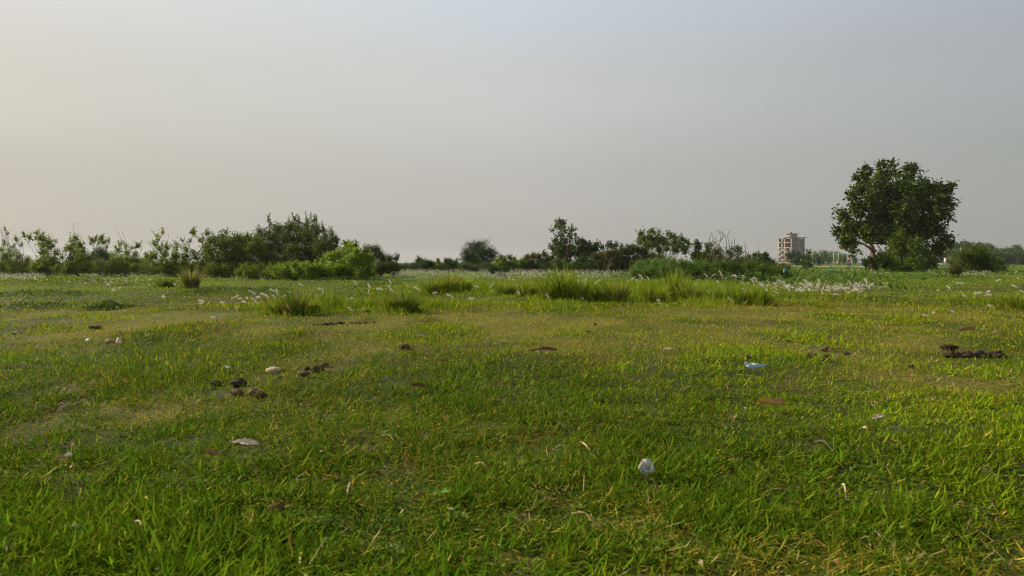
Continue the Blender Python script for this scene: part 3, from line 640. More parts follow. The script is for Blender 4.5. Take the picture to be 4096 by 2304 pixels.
weed('low_bush', 'small scrubby bush at the left end of the flower meadow', 44, Z3, [(30,740,20),(80,730,24),(150,720,20),(170,760,40),(230,770,35),(60,770,30),(120,775,30)], 1600 + 130 / 3.1415, 54, leaf=(0.09, 0.05), c1=(0.05, 0.06, 0.02), c2=(0.10, 0.11, 0.03))
plant('fan_shaped_tree', 'fan-shaped dark tree with spreading spiky branches, on the centre horizon', 'tree', 47, zt(*Z3, [(840,460,14),(880,460,20),(920,450,32),(970,450,36),(1040,440,28),(1065,410,14),(860,520,45),(960,520,60),(1050,510,50),(800,560,20),(840,590,50),(930,590,65),(1030,580,65),(1110,540,40),(1160,530,22),(1190,560,20),(1150,590,45),(1190,610,22),(800,620,25),(860,650,50),(960,660,55),(1060,650,50),(1130,650,35),(900,700,40),(1000,700,40)]), 1600 + 970 / 3.1415,
      (0.022, 0.050, 0.014), (0.065, 0.110, 0.026), leaf=(0.15, 0.06), cover=2.3, ydepth=1.0, sprig=0.45, up=0.25, seed=55, stems=16, stem_r=0.03, per=8, wild=0.15)
weed('low_bush', 'light scrub at the foot of the fan-shaped tree', 44, Z3, [(800,700,35),(780,740,30),(870,720,30),(950,740,35),(1040,700,35),(1110,700,30),(1130,740,30),(850,760,30),(1060,750,35)], 1600 + 960 / 3.1415, 56, c1=(0.05, 0.08, 0.02), c2=(0.13, 0.17, 0.035), leaf=(0.09, 0.05))
weed('low_bush', 'small dark green bush alone in the white flower meadow', 31, Z3, [(1180,780,22),(1230,780,30),(1280,785,26),(1240,800,28),(1200,800,22),(1290,800,18)], 1600 + 1238 / 3.1415, 57, c1=(0.03, 0.06, 0.01), c2=(0.08, 0.14, 0.02), leaf=(0.12, 0.03), up=1.2, sprig=0.08, cover=2.4, open_=0.1, shoots=0)
weed('scrub_hedge', 'green scrub between the fan-shaped tree and the tall narrow tree', 43, Z3, [(1260,620,34),(1220,660,40),(1300,640,45),(1380,620,34),(1440,640,36),(1260,710,55),(1360,700,60),(1440,710,55),(1520,680,45),(1330,750,40),(1440,760,45),(1210,720,30)], 2020, 58, leaf=(0.11, 0.08), cover=2.3, open_=0.35)
weed('scrub_hedge', 'brownish green scrub left of the tall narrow tree', 44, Z3, [(1600,620,45),(1680,600,45),(1560,670,50),(1650,680,60),(1740,600,40),(1820,580,30),(1820,560,16),(1760,660,60),(1840,640,55),(1900,620,45),(1600,740,50),(1700,740,60),(1820,720,65),(1920,700,60)], 2140, 59, leaf=(0.10, 0.07), cover=2.3, open_=0.3, c1=(0.05, 0.065, 0.015), c2=(0.15, 0.18, 0.035))
plant('narrow_tree', 'tall narrow ragged tree leaning left, right of centre', 'tree', 46, zt(*Z3, [(2035,140,22),(2000,165,30),(2040,180,42),(1990,210,38),(1930,230,26),(1910,265,16),(1960,240,30),(2050,250,48),(2010,260,34),(2090,290,34),(2150,250,28),(2190,225,16),(2170,300,30),(2200,330,22),(2130,350,44),(2040,330,36),(1980,350,28),(1960,410,48),(2050,400,60),(2140,400,44),(1900,470,30),(1930,500,48),(2020,490,70),(2120,480,60),(2180,440,30),(1960,550,50),(2060,570,70),(2140,560,50),(2000,620,50),(2100,640,50),(2080,680,40)]), 1600 + 2090 / 3.1415,
      (0.035, 0.060, 0.010), (0.105, 0.160, 0.020), leaf=(0.19, 0.13), cover=1.9, ydepth=0.9, sprig=0.28, up=0.25, seed=60, stems=18, stem_r=0.04, per=6, open_=0.55, droop=0.25, stem_col=(0.15, 0.10, 0.06))
plant('dark_tree', 'compact very dark tree touching the right side of the tall narrow tree', 'tree', 47, zt(*Z3, [(2250,390,22),(2280,400,34),(2240,430,36),(2320,440,45),(2390,450,34),(2460,450,34),(2480,440,20),(2530,480,30),(2280,500,65),(2380,510,60),(2460,510,45),(2230,560,55),(2320,580,60),(2420,570,45),(2200,500,30)]), 1600 + 2330 / 3.1415,
      (0.026, 0.050, 0.010), (0.080, 0.130, 0.018), leaf=(0.17, 0.12), cover=2.3, ydepth=1.1, sprig=0.25, seed=61, stems=10, stem_r=0.04)
weed('scrub_hedge', 'bright green scrub at the foot of the dark compact tree', 41, Z4, [(600,600,45),(660,570,45),(700,600,45),(560,650,55),(650,660,60),(440,640,50),(360,620,50),(380,680,50),(500,690,40),(700,660,45),(740,680,35)], 2320, 62, leaf=(0.11, 0.075), cover=2.3, c1=(0.045, 0.08, 0.012), c2=(0.11, 0.165, 0.025))
weed('brown_hedge', 'long dark brown twiggy hedge behind the flower meadow', 43, Z4, [(800,560,60),(880,540,60),(960,520,60),(1040,510,60),(1120,490,60),(1200,480,60),(1280,470,55),(1360,490,55),(840,640,60),(940,620,70),(1050,600,70),(1160,590,70),(1280,580,65),(1380,570,60),(880,690,40),(1000,690,45),(1120,680,45),(760,620,40),(1460,540,50),(1540,560,50)], 2480, 63,
     c1=(0.055, 0.055, 0.014), c2=(0.160, 0.165, 0.040), leaf=(0.075, 0.05), cover=2.8, open_=0.12, ydepth=1.0, stems=20, up=0.5)
weed('leafy_shrub', 'small pale leafy shrub rising behind the brown hedge', 46, Z4, [(950,395,22),(980,410,30),(1040,420,30),(1100,440,25),(940,430,22),(1000,440,30),(1190,430,30),(1240,430,25)], 2460, 64, leaf=(0.12, 0.08), c1=(0.03, 0.06, 0.015), c2=(0.09, 0.13, 0.03))
plant('leafy_tree', 'light green many-stemmed tree behind the brown hedge, left of the dead twigs', 'tree', 45, zt(*Z4, [(1330,290,34),(1360,270,18),(1410,270,18),(1460,260,34),(1520,270,30),(1340,350,55),(1440,340,60),(1530,340,45),(1580,360,34),(1310,400,30),(1400,420,60),(1500,410,60),(1600,400,50),(1640,280,20),(1670,310,34),(1720,330,40),(1700,390,55),(1800,350,38),(1850,380,34),(1780,420,60),(1870,410,28),(1720,470,55),(1830,480,50),(1630,460,45),(1540,480,45)]), 2100 + 1580 / 2.862,
      (0.050, 0.085, 0.012), (0.150, 0.220, 0.024), leaf=(0.15, 0.09), cover=2.1, ydepth=1.2, sprig=0.3, up=0.6, seed=65, stems=18, stem_r=0.03, per=7, open_=0.4)
plant('small_dark_tree', 'small dark round-topped tree left of the bare twigs', 'tree', 38, zt(*Z4, [(1970,400,38),(1990,430,34),(1960,450,30),(1980,490,28),(1960,560,50),(2000,540,45),(1930,520,30),(2040,520,40),(2000,600,50)]), 2100 + 1980 / 2.862,
      (0.02, 0.045, 0.010), (0.07, 0.12, 0.02), leaf=(0.12, 0.085), cover=2.4, ydepth=0.6, sprig=0.2, seed=66, stems=7, stem_r=0.03)
weed('leafy_shrub', 'dense green shrub below the dead twigs', 34, Z4, [(2090,430,30),(2130,410,18),(2100,490,50),(2180,500,45),(2230,480,20),(2040,560,50),(2140,570,65),(2240,570,55),(2200,640,65),(2320,600,50),(2080,640,60),(2320,500,30),(2360,540,35),(2480,600,50),(2420,620,50),(2560,560,30),(2540,620,45)], 2865, 67, leaf=(0.09, 0.055), cover=2.3, c1=(0.05, 0.08, 0.012), c2=(0.15, 0.21, 0.025))
weed('palm_leaved_weed', 'tall weed topped with a star of long drooping leaves', 33, Z4, [(2430,460,26),(2450,480,30),(2400,470,20),(2470,510,20),(2420,540,18)], 2100 + 2430 / 2.862, 68, leaf=(0.24, 0.05), cover=1.8, c1=(0.06, 0.11, 0.02), c2=(0.12, 0.19, 0.03), sprig=0.05, ydepth=0.1, stems=3, open_=0, skirt=0, shoots=0)
for i, (lb, Zx, lobes, bp) in enumerate([
    ('feathery light green mound of ferny weeds below the leafy tree', Z4, [(1300,660,55),(1400,640,60),(1500,630,60),(1600,620,60),(1700,620,60),(1340,720,55),(1460,710,60),(1580,700,60),(1700,700,60),(1280,720,40)], 2610),
    ('feathery green mound of ferny weeds in front of the bare twigs', Z4, [(1800,640,60),(1880,660,60),(1820,720,55),(1960,660,60),(1900,730,50),(2060,680,60),(2140,700,55),(2000,740,50),(2220,700,50)], 2790),
    ('dark ferny bank of weeds left of the blue bag', Z5, [(60,880,60),(160,870,70),(260,880,70),(360,870,70),(460,900,70),(560,880,70),(660,880,60),(760,920,70),(860,920,60),(120,970,60),(260,980,70),(400,980,70),(540,990,60),(700,1000,70),(840,990,60),(950,960,60),(1040,970,60),(1120,990,50),(960,880,40)], 3000)]):
    weed('ferny_bush', lb, [26, 25, 24][i], Zx, lobes, bp, 70 + i, leaf=(0.085, 0.028), cover=2.6, open_=0.2, up=0.35, c1=[(0.08, 0.15, 0.025), (0.065, 0.12, 0.02), (0.045, 0.08, 0.013)][i], c2=[(0.20, 0.31, 0.05), (0.16, 0.25, 0.035), (0.13, 0.20, 0.022)][i], ydepth=1.3, skirt=0.6, sprig=0.26, wild=0.7, shoots=10, shoot_len=0.22)
weed('leafy_shrub', 'bright leafy shrub standing left of the building', 40, Z5, [(680,700,30),(640,730,30),(720,720,35),(650,780,45),(740,770,40),(700,820,50),(620,820,40),(780,820,40),(560,780,30),(540,740,18)], 2850 + 680 / 3.814, 74, leaf=(0.13, 0.08), c1=(0.05, 0.09, 0.015), c2=(0.13, 0.20, 0.03))
weed('dark_shrub', 'dark rounded shrub immediately left of the building', 50, Z5, [(810,690,24),(790,720,34),(840,710,24),(810,760,40),(860,770,30),(830,820,40),(880,820,36),(940,830,30)], 2850 + 820 / 3.814, 75, leaf=(0.14, 0.09), c1=(0.02, 0.04, 0.012), c2=(0.065, 0.10, 0.022), cover=2.4)
weed('dark_shrub', 'low dark shrub in front of the base of the building', 36, Z5, [(1060,870,32),(1110,860,34),(1170,870,32),(1090,910,36),(1160,910,34),(1020,900,28),(1200,900,20)], 2850 + 1110 / 3.814, 76, leaf=(0.12, 0.08), c1=(0.03, 0.05, 0.012), c2=(0.10, 0.135, 0.022), cover=2.0, shoots=0, sprig=0.12, skirt=0.5)

# leafy sapling tips seen above the track right side
plant('thin_sapling', 'thin sapling beside the walker in the pale shirt', 'tree', 55, zt(*Z5, [(2080,690,12),(2070,700,14),(2095,740,10),(2060,780,10),(2080,860,14),(2075,900,18)]), 2850 + 2080 / 3.814,
      (0.07, 0.11, 0.02), (0.14, 0.20, 0.03), leaf=(0.16, 0.05), cover=1.4, ydepth=0.15, sprig=0.12, seed=77, stems=4, stem_r=0.012, stem_col=(0.25, 0.17, 0.08))

# ---- bare twigs and tall dry stalks ----------------------------------------------
def twigs(name, label, d, paths, col, r0=0.010, cat='twigs'):
    bx = float(np.mean([p[0][0] for p in paths])); org = np.array([(bx - 2048) / F * d, d, 0.0]); r = np.random.default_rng(len(paths) + int(d))
    b = MB(); allp = [q for p in paths for q in p]; gy = HZ + CAMH * F / d
    for pth in paths:
        near = sum(1 for q in allp if abs(q[0] - pth[0][0]) < 4 and abs(q[1] - pth[0][1]) < 4) > 1
        pp = np.array([P(a, c, d) for a, c in pth]); pp[:, 1] += np.linspace(0, 0 if near else r.uniform(-0.5, 0.5), len(pp))
        if not near: pp = np.vstack([[org[0] + r.normal() * 0.004, d, 0.0], pp])
        pp = smooth_path(pp, 4)
        b.tube(pp - org, np.linspace(r0, r0 * 0.45, len(pp)), 4, np.array(col) * r.uniform(0.8, 1.2))
    o = b.build(name, M_BARK, None, True); o.location = org
    tag(o, label, cat); return o
def zz(Z, l): return [[(Z[0] + a / Z[2], Z[1] + c / Z[2]) for a, c in p] for p in l]
twigs('bare_twigs', 'bare grey forked twigs standing above the bushes right of centre', 33, zz(Z4, [
    [(2200,640),(2150,460),(2110,400),(2120,300),(2150,250)], [(2210,640),(2160,420),(2200,360),(2250,330),(2260,280),(2195,230)], [(2270,640),(2250,470),(2190,420),(2150,310),(2135,270)],
    [(2300,620),(2280,500),(2240,430),(2260,300),(2230,250)], [(2290,600),(2310,450),(2310,330),(2290,270),(2245,230)], [(2310,560),(2330,420),(2300,310),(2312,230)], [(2320,600),(2360,450),(2370,380),(2365,340)],
    [(2330,600),(2390,430),(2400,330)], [(2350,600),(2420,420),(2445,400)], [(2180,600),(2100,430),(2065,370)], [(2540,640),(2530,500),(2530,360)], [(2540,600),(2560,500),(2576,470)], [(2500,620),(2480,560),(2440,500),(2470,400)], [(2240,430),(2180,370),(2190,290)], [(2150,460),(2210,400),(2280,290)]]), (0.19, 0.15, 0.115), 0.020)
twigs('dry_stalks', 'thin dry stalks sticking up at the left edge of the bushes', 31, zz(Z1, [[(150,600),(60,380),(30,280)], [(180,600),(140,430),(70,270),(15,180)], [(0,600),(0,300),(0,240)], [(220,560),(200,420),(150,310),(160,250)], [(130,560),(120,400),(85,320)], [(300,560),(260,400),(300,330)], [(60,620),(30,420),(5,230)]]), (0.16, 0.14, 0.08), 0.012)
twigs('dry_stalks', 'single very tall thin stalk with forked tip on the left', 30, zz(Z1, [[(960,600),(952,400),(950,250),(947,165)], [(947,170),(938,158)], [(948,170),(957,160)], [(990,500),(1000,400),(985,260),(975,240)], [(960,480),(910,380),(915,300),(950,265)]]), (0.15, 0.13, 0.08), 0.011)
twigs('dry_stalks', 'pair of long bare leaning stalks left of the two leafy shoots', 30, zz(Z1, [[(1590,620),(1550,430),(1500,320),(1465,235)], [(1570,620),(1600,430),(1570,320),(1557,250)], [(1600,600),(1580,440),(1610,390)], [(1520,560),(1490,450),(1440,380)], [(1740,620),(1720,480),(1707,370)], [(1750,560),(1760,440),(1770,400)], [(1210,640),(1190,480),(1210,370),(1160,310)], [(660,620),(663,400),(657,290)], [(480,520),(540,380),(560,290)]]), (0.16, 0.13, 0.08), 0.011)
twigs('dry_stalks', 'thin bare stalks arching over the bush with two leafy shoots', 29, zz(Z1, [[(1990,620),(1930,520),(1860,440),(1800,400)], [(1980,560),(1900,450),(1840,390)], [(2060,560),(2065,420),(2050,300)], [(2010,520),(1990,340),(1955,240)], [(2400,620),(2400,460),(2440,350)], [(2340,560),(2330,480),(2240,410)], [(2540,640),(2500,560),(2530,460)], [(2576,420),(2510,400),(2470,330)]]), (0.15, 0.13, 0.08), 0.012)
twigs('dry_stalks', 'fine dead twigs above the left shoulder of the big thicket', 27, zz(Z2, [[(260,420),(258,320),(260,240)], [(460,420),(440,330),(520,280),(560,300)], [(560,420),(540,300),(505,240)], [(600,400),(640,320),(700,300)], [(760,320),(755,220),(745,180)], [(300,420),(290,330),(310,290)], [(60,560),(70,480),(78,430)]]), (0.17, 0.13, 0.09), 0.011)
twigs('dry_stalks', 'fine dead twigs on the right shoulder of the big thicket', 28, zz(Z2, [[(1560,420),(1500,280),(1540,180)], [(1450,320),(1455,200),(1460,140)], [(1600,380),(1590,290),(1630,205)], [(1640,420),(1700,380),(1710,340)], [(1490,260),(1500,200),(1555,165)], [(1700,480),(1760,440),(1830,400)]]), (0.17, 0.13, 0.09), 0.012)
twigs('dry_stalks', 'fine dead twigs above the grey-green shrub', 30, zz(Z2, [[(1980,560),(1960,470),(1970,410)], [(1990,520),(2030,460),(2040,410)], [(2200,540),(2190,430),(2175,375)], [(2190,480),(2215,430),(2205,400)], [(2280,600),(2300,520),(2285,490)], [(2240,540),(2245,480),(2250,445)], [(1940,520),(1910,440),(1870,400)], [(2000,540),(1965,480),(1940,450)]]), (0.17, 0.13, 0.09), 0.012)
twigs('dry_stalks', 'straight brown stalks among the leaves of the brown hedge', 39.5, zz(Z4, [[(890,720),(920,560),(930,520)], [(950,720),(960,600),(990,500)], [(940,720),(1000,560)], [(1210,740),(1205,640),(1215,560)], [(860,700),(830,600)], [(1050,700),(1090,560)], [(300,560),(275,500)], [(1140,700),(1150,580)], [(910,700),(1010,590)]]), (0.20, 0.13, 0.08), 0.012)
for i_, (pth, lb) in enumerate([([(385,1180),(330,1110),(290,1050),(225,985)], 'dark crooked stalk leaning left, leftmost in the left meadow'), ([(660,1190),(650,1100),(590,1020),(520,850)], 'tallest dark crooked stalk in the left meadow'), ([(725,1190),(715,1080),(690,1000),(680,960)], 'dark stalk just right of the tallest crooked one'), ([(150,1180),(125,1110)], 'short pale stalk at the far left of the meadow'), ([(1190,1140),(1205,1090)], 'short stalk in the left meadow below the third bush'), ([(1720,1260),(1660,1225),(1640,1210)], 'low leaning stalk in the left meadow below the fourth bush')]):
    twigs('dry_stalk', lb, CAMH * F / (840 + pth[0][1] / 3.1415 - HZ), zz(Z1, [pth]), (0.09, 0.075, 0.045), 0.0075)
twigs('dry_stalks', 'pale bare stalks rising from the brownish bush near the white flower patch', 27.3, zz(Z6, [[(1400,1260),(1330,1170),(1300,1100),(1275,1050)], [(1390,1240),(1360,1160),(1320,1090)], [(1420,1230),(1430,1150),(1445,1110)], [(1380,1240),(1340,1180),(1310,1150)]]), (0.34, 0.26, 0.13), 0.008)
twigs('tall_weed', 'two thin tall weeds left of the building', 33, zz(Z5, [[(515,800),(522,600),(512,480)], [(490,760),(520,690),(550,640)], [(560,780),(600,700)], [(620,700),(628,640)]]), (0.16, 0.14, 0.09), 0.012)

# ------------------------------------------------------------------ tussocks
def tussock(label, px, top, base, wpx, seed, n=None, dry=0.1, name='grass_tussock', cA=(0.12, 0.22, 0.02), cB=(0.25, 0.33, 0.035), lean0=0.0, group='tall grass tussocks in the meadow', erect=0.35):
    d = gdepth(base); r = np.random.default_rng(seed)
    H = 1.22 * (base - top) / F * d; W = wpx / F * d
    x0 = (px - 2048) / F * d; org = np.array([x0, d, float(gz(x0, d))])
    n = n or int(200 + 800 * W)
    a = r.uniform(0, 2 * np.pi, n); rr = np.sqrt(r.random(n))
    R0 = W * 0.30
    p = np.stack([np.cos(a) * rr * R0, np.sin(a) * rr * R0, np.zeros(n)], 1)
    h = H * r.uniform(0.45, 1.12, n)
    lean = rr * erect * r.uniform(0.3, 1.4, n) + np.abs(r.normal(0, 0.08, n)); curl = r.uniform(0.1, 0.9, n) * (0.4 + rr)
    w = r.uniform(0.008, 0.015, n) * (1 + max(0, d - 8) / 14)
    t = r.random((n, 1)); col = lerp(np.array(cA), np.array(cB), t)
    dr = (r.random((n, 1)) < dry); col = np.where(dr, np.array([0.34, 0.25, 0.10]), col)
    az_ = a + r.normal(0, 0.4, n); fr = r.random(n) < 0.45
    p[fr] = np.stack([np.cos(a[fr]), np.sin(a[fr]), np.zeros(fr.sum())], 1) * (R0 * r.uniform(0.8, 1.9, fr.sum()))[:, None]
    h = np.where(fr, H * r.uniform(0.15, 0.5, n), h); lean = np.where(fr, r.uniform(0.3, 1.1, n), lean); az_ = np.where(fr, r.uniform(0, 6.28, n), az_)
    V, Q, T, C = blades(p, h, w, az_, lean, curl, col, 4)
    o = mk(name, V, [Q, T], M_GRASS, None, C); o.location = org
    tag(o, label, 'grass tussock', group); return o
TS = [('dark cut-looking tussock, leftmost of the near meadow', 1180, 1160, 1266, 80, .15), ('small tussock beside the reddish stone', 1314, 1176, 1238, 60, .08), ('broad dark tussock between the small tussock and the meadow centre', 1622, 1176, 1258, 110, .12),
      ('left end of the bright grass bank left of centre', 1730, 1118, 1180, 70, .05), ('top of the bright grass bank left of centre', 1790, 1104, 1176, 90, .05), ('right end of the bright grass bank left of centre', 1850, 1112, 1172, 80, .05),
      ('tallest bright tussock right of the photo centre', 2252, 1086, 1206, 110, .07), ('left skirt of the tallest bright tussock', 2200, 1120, 1206, 90, .08), ('right skirt of the tallest bright tussock', 2312, 1122, 1208, 90, .08),
      ('reddish-based tussock right of the tallest one', 2467, 1120, 1208, 110, .2), ('low tussock left of the reddish-based one', 2400, 1140, 1205, 80, .1), ('tussock with a few very tall blades, below the ferny mound', 2694, 1084, 1194, 60, .05),
      ('wide tussock left of the few very tall blades', 2620, 1130, 1205, 110, .1), ('wide tussock right of the few very tall blades', 2764, 1118, 1205, 110, .1), ('dense tussock below the white plume cluster, left one', 2870, 1140, 1215, 120, .06),
      ('dense tussock below the white plume cluster, middle one', 2960, 1148, 1222, 120, .06), ('dense tussock in front of the dense white plume drift', 3045, 1152, 1226, 110, .06), ('tussock at the right edge of the photo', 4060, 1178, 1240, 130, .08),
      ('small tussock left of the right edge', 3990, 1184, 1236, 70, .08), ('short tussock between the bright bank and the tallest tussock', 2020, 1130, 1185, 100, .06), ('short wide tussock left of the tallest one', 2110, 1135, 1195, 110, .06),
      ('dull brownish tussock in front of the leafy shoots on the left', 762, 1078, 1152, 62, .35), ('low tussock left of the dark cut-looking one', 1110, 1200, 1262, 80, .06), ('low tussock between the two small tussocks', 1245, 1205, 1258, 70, .06), ('low dark tussock in the left meadow', 660, 1112, 1150, 70, .05), ('thin tussock left of the broad dark one', 1560, 1195, 1256, 70, .12)]
for i, (lab, px, tp_, bs, w, dr) in enumerate(TS):
    dark = i in (0, 2, 21, 24)
    tussock(lab, px, tp_, bs, w, 300 + i, dry=dr, cA=(0.09, 0.14, 0.015) if dark else (0.12, 0.19, 0.014), cB=(0.22, 0.28, 0.03) if dark else (0.34, 0.39, 0.035), erect=0.2 if i == 11 else 0.30)

# ------------------------------------------------------------------ white plumes
def plume_proto(seed, H, bend, L, wid):
    r = np.random.default_rng(seed)
    root = thing('plume_grass', 'x', 'plume grass', (0, 0, -50), 'white plume grass heads in the meadow')
    t = np.linspace(0, 1, 7); lean = 0.25 + bend * t
    pts = np.zeros((7, 3)); 
    for i in range(1, 7):
        s = H / 6; pts[i] = pts[i - 1] + [-math.sin(lean[i]) * s, 0, math.cos(lean[i]) * s]
    b = MB(); b.tube(pts, np.linspace(0.0035, 0.002, 7), 4, (0.26, 0.27, 0.10)); b.build('stalk', M_GRASS, root, True)
    dr = unit(pts[-1] - pts[-2]); c = MB(); n = 9; k = np.linspace(0, 1, n)
    ax = []; p = pts[-1].copy(); dd = dr.copy()
    for i in range(n):
        ax.append(p.copy()); dd = unit(dd + np.array([-0.05 * (1 if bend > 0 else -1), 0, -0.03])); p = p + dd * L / (n - 1)
    rad = 0.8 * wid * np.sin(np.pi * np.clip(k * 0.93 + 0.05, 0, 1)) ** 0.7 * 0.5
    c.tube(ax, rad * 0.42, 6, (0.78, 0.74, 0.66))
    m = 150; ii = r.integers(0, n, m); ax = np.array(ax)
    q = ax[ii] + r.normal(size=(m, 3)) * rad[ii][:, None] * 0.35
    a = unit(dd[None] * 0.8 + rand_unit(r, m) * 0.8)
    V, T, C = leaf_quads(q, a, rand_unit(r, m), r.uniform(0.5, 1.7, m) * wid * 1.1, np.full(m, 0.0035), lerp(np.array([0.88, 0.85, 0.78]), np.array([0.62, 0.56, 0.46]), r.random((m, 1))))
    c.add(V, None, T, C)
    c.build('plume', M_PLUME, root, False)
    return root
protos = [plume_proto(400 + i, *a) for i, a in enumerate([(0.34, 0.3, 0.13, 0.024), (0.30, 0.6, 0.12, 0.027), (0.20, 0.25, 0.13, 0.022), (0.20, 0.8, 0.12, 0.027), (0.10, 0.4, 0.11, 0.022), (0.09, 0.9, 0.10, 0.028)])]
used = set(); rp = np.random.default_rng(7)
def plume(px, py, lab, base_off=None, flip=None, sc=None, pi=None):
    """px,py = where the head is seen; stands on the ground at the matching depth"""
    want = CAMH - (py - HZ) * rp.uniform(9, 13) / F
    HD = [.33, .27, .22, .18, .14, .09]
    k = pi if pi is not None else (int(rp.integers(0, 2)) if want > .25 else int(rp.integers(2, 4)) if want > .13 else int(rp.integers(4, 6)))
    pr = protos[k]
    d_ = (CAMH - HD[k]) * F / (py - HZ); sc = (sc or rp.uniform(0.8, 1.1)) * 0.9 * float(np.clip(25 * d_ / F / 0.11, 0.4, 1.0))
    hd = HD[k] * sc
    d = (CAMH - hd) * F / (py - HZ)
    x = (px - 2048) / F * d
    if flip is None: flip = rp.random() < 0.15
    rz = (math.pi if flip else 0) + rp.normal() * 0.95; tl_ = (rp.normal() * 0.18, rp.normal() * 0.22)
    off = {0: .2, 1: .22, 2: .14, 3: .2, 4: .1, 5: .12}[k] * sc
    loc = (x + off * math.cos(rz), d + off * math.sin(rz), float(gz(x, d)) - 0.005)
    if k not in used:
        used.add(k); pr.location = loc; pr.rotation_euler = (0, 0, rz); pr.scale = (sc,) * 3; pr['label'] = lab; return pr
    return dup(pr, lab, loc, rz, sc, tl_)
ind = zt(*Z2, [(220,1265,0),(80,1090,0),(320,1110,0),(340,1080,0),(500,1000,0),(550,1030,0),(520,1165,0),(620,1015,0),(670,965,0),(705,1065,0),(780,950,0),(750,1110,0),(830,975,0),(860,1000,0),(925,940,0),(960,1000,0),(935,1040,0),(1090,1000,0),(1150,930,0),(1270,880,0),(1190,1010,0),(1155,1085,0),(1320,970,0),(1515,905,0),(1450,1035,0),(1540,980,0),(1620,1030,0),(1860,1200,0),(1815,1060,0),(1910,865,0),(2100,900,0),(1910,990,0),(2080,985,0),(2300,860,0),(2230,910,0),(2330,925,0),(2370,980,0),(460,1020,0),(700,1000,0),(590,1080,0)])
for p in ind: plume(p[0], p[1], 'white plume among the loose scatter left of centre, before the big thicket')
ind = zt(*Z3, [(185,990,0),(145,1015,0),(235,975,0),(325,945,0),(590,1075,0),(640,1080,0),(905,1090,0),(955,965,0),(1150,955,0),(1180,1010,0),(1480,920,0),(1420,900,0),(1570,955,0),(1670,945,0),(1690,1050,0),(1820,1100,0),(1860,770,0),(1530,790,0),(1460,850,0),(1480,1040,0),(1960,960,0),(2200,1040,0),(2280,1110,0),(2240,890,0),(2310,900,0),(2330,935,0),(440,1030,0),(110,960,0)])
for p in ind: plume(p[0], p[1], 'white plume around the bright grass bank and the tallest tussock')
ind = zt(*Z4, [(680,840,0),(820,990,0),(940,880,0),(1070,960,0),(1065,990,0),(1165,765,0),(1260,800,0),(1385,965,0),(1480,885,0),(1500,895,0),(1580,835,0),(1530,1010,0),(1560,1090,0),(1660,880,0),(1830,1060,0),(1960,840,0),(1980,855,0),(2080,970,0),(2080,740,0),(2160,745,0),(2230,820,0),(2420,760,0),(2510,740,0),(2110,905,0),(1750,840,0),(1210,790,0),(1020,700,0),(850,830,0),(620,810,0),(1800,930,0),(2330,1030,0),(2480,900,0),(1300,780,0),(1420,770,0),(1600,790,0)])
for p in ind: plume(p[0], p[1], 'white plume over the grass between the tallest tussock and the ferny mounds')
drift = zt(*Z5, [(30,1000,0),(120,1090,0),(350,1010,0),(480,980,0),(60,1075,0),(600,1060,0),(590,1090,0),(620,1110,0),(500,1110,0)])
for p in drift: plume(p[0], p[1], 'white plume left of the dense drift of plumes')
rr_ = np.random.default_rng(17)
for i in range(105):
    zx = rr_.uniform(700, 2420); zy = 1120 + rr_.uniform(-40, 130) * (0.6 + 0.4 * rr_.random()) + (zx - 700) * 0.02
    if 1150 < zx < 1400 and rr_.random() < 0.5: continue
    p = zt(*Z5, [(zx, zy, 0)])[0]
    plume(p[0], p[1], 'white plume in the dense drift in front of the big tree, right half of the photo', flip=False, sc=rr_.uniform(0.75, 1.1), pi=int(rr_.choice([0, 1, 1, 2, 3])))
ind = zt(3700, 940, 4.025, [(600,790,0),(540,770,0),(200,835,0),(350,845,0),(840,910,0),(990,905,0),(1030,880,0),(1260,905,0),(1550,945,0),(1450,990,0),(1445,810,0),(1200,735,0),(1490,690,0),(470,1220,0),(1030,1145,0),(615,975,0),(960,990,0),(1320,610,0),(1440,610,0),(20,1280,0),(130,1280,0)])
for p in ind: plume(p[0], max(p[1], 1095), 'white plume lying low over the turf near the right edge', pi=int(rp.choice([3, 5, 1])))
ind = zt(*Z1, [(1780,800,0),(1310,790,0),(1440,990,0),(1510,980,0),(1900,860,0),(1870,940,0),(2190,915,0),(2240,825,0),(1360,930,0),(2070,1100,0),(2540,1150,0),(700,850,0),(860,900,0),(1085,690,0)])
for p in ind: plume(p[0], max(p[1], 1095), 'white plume low in the left meadow below the weedy bushes', pi=5)

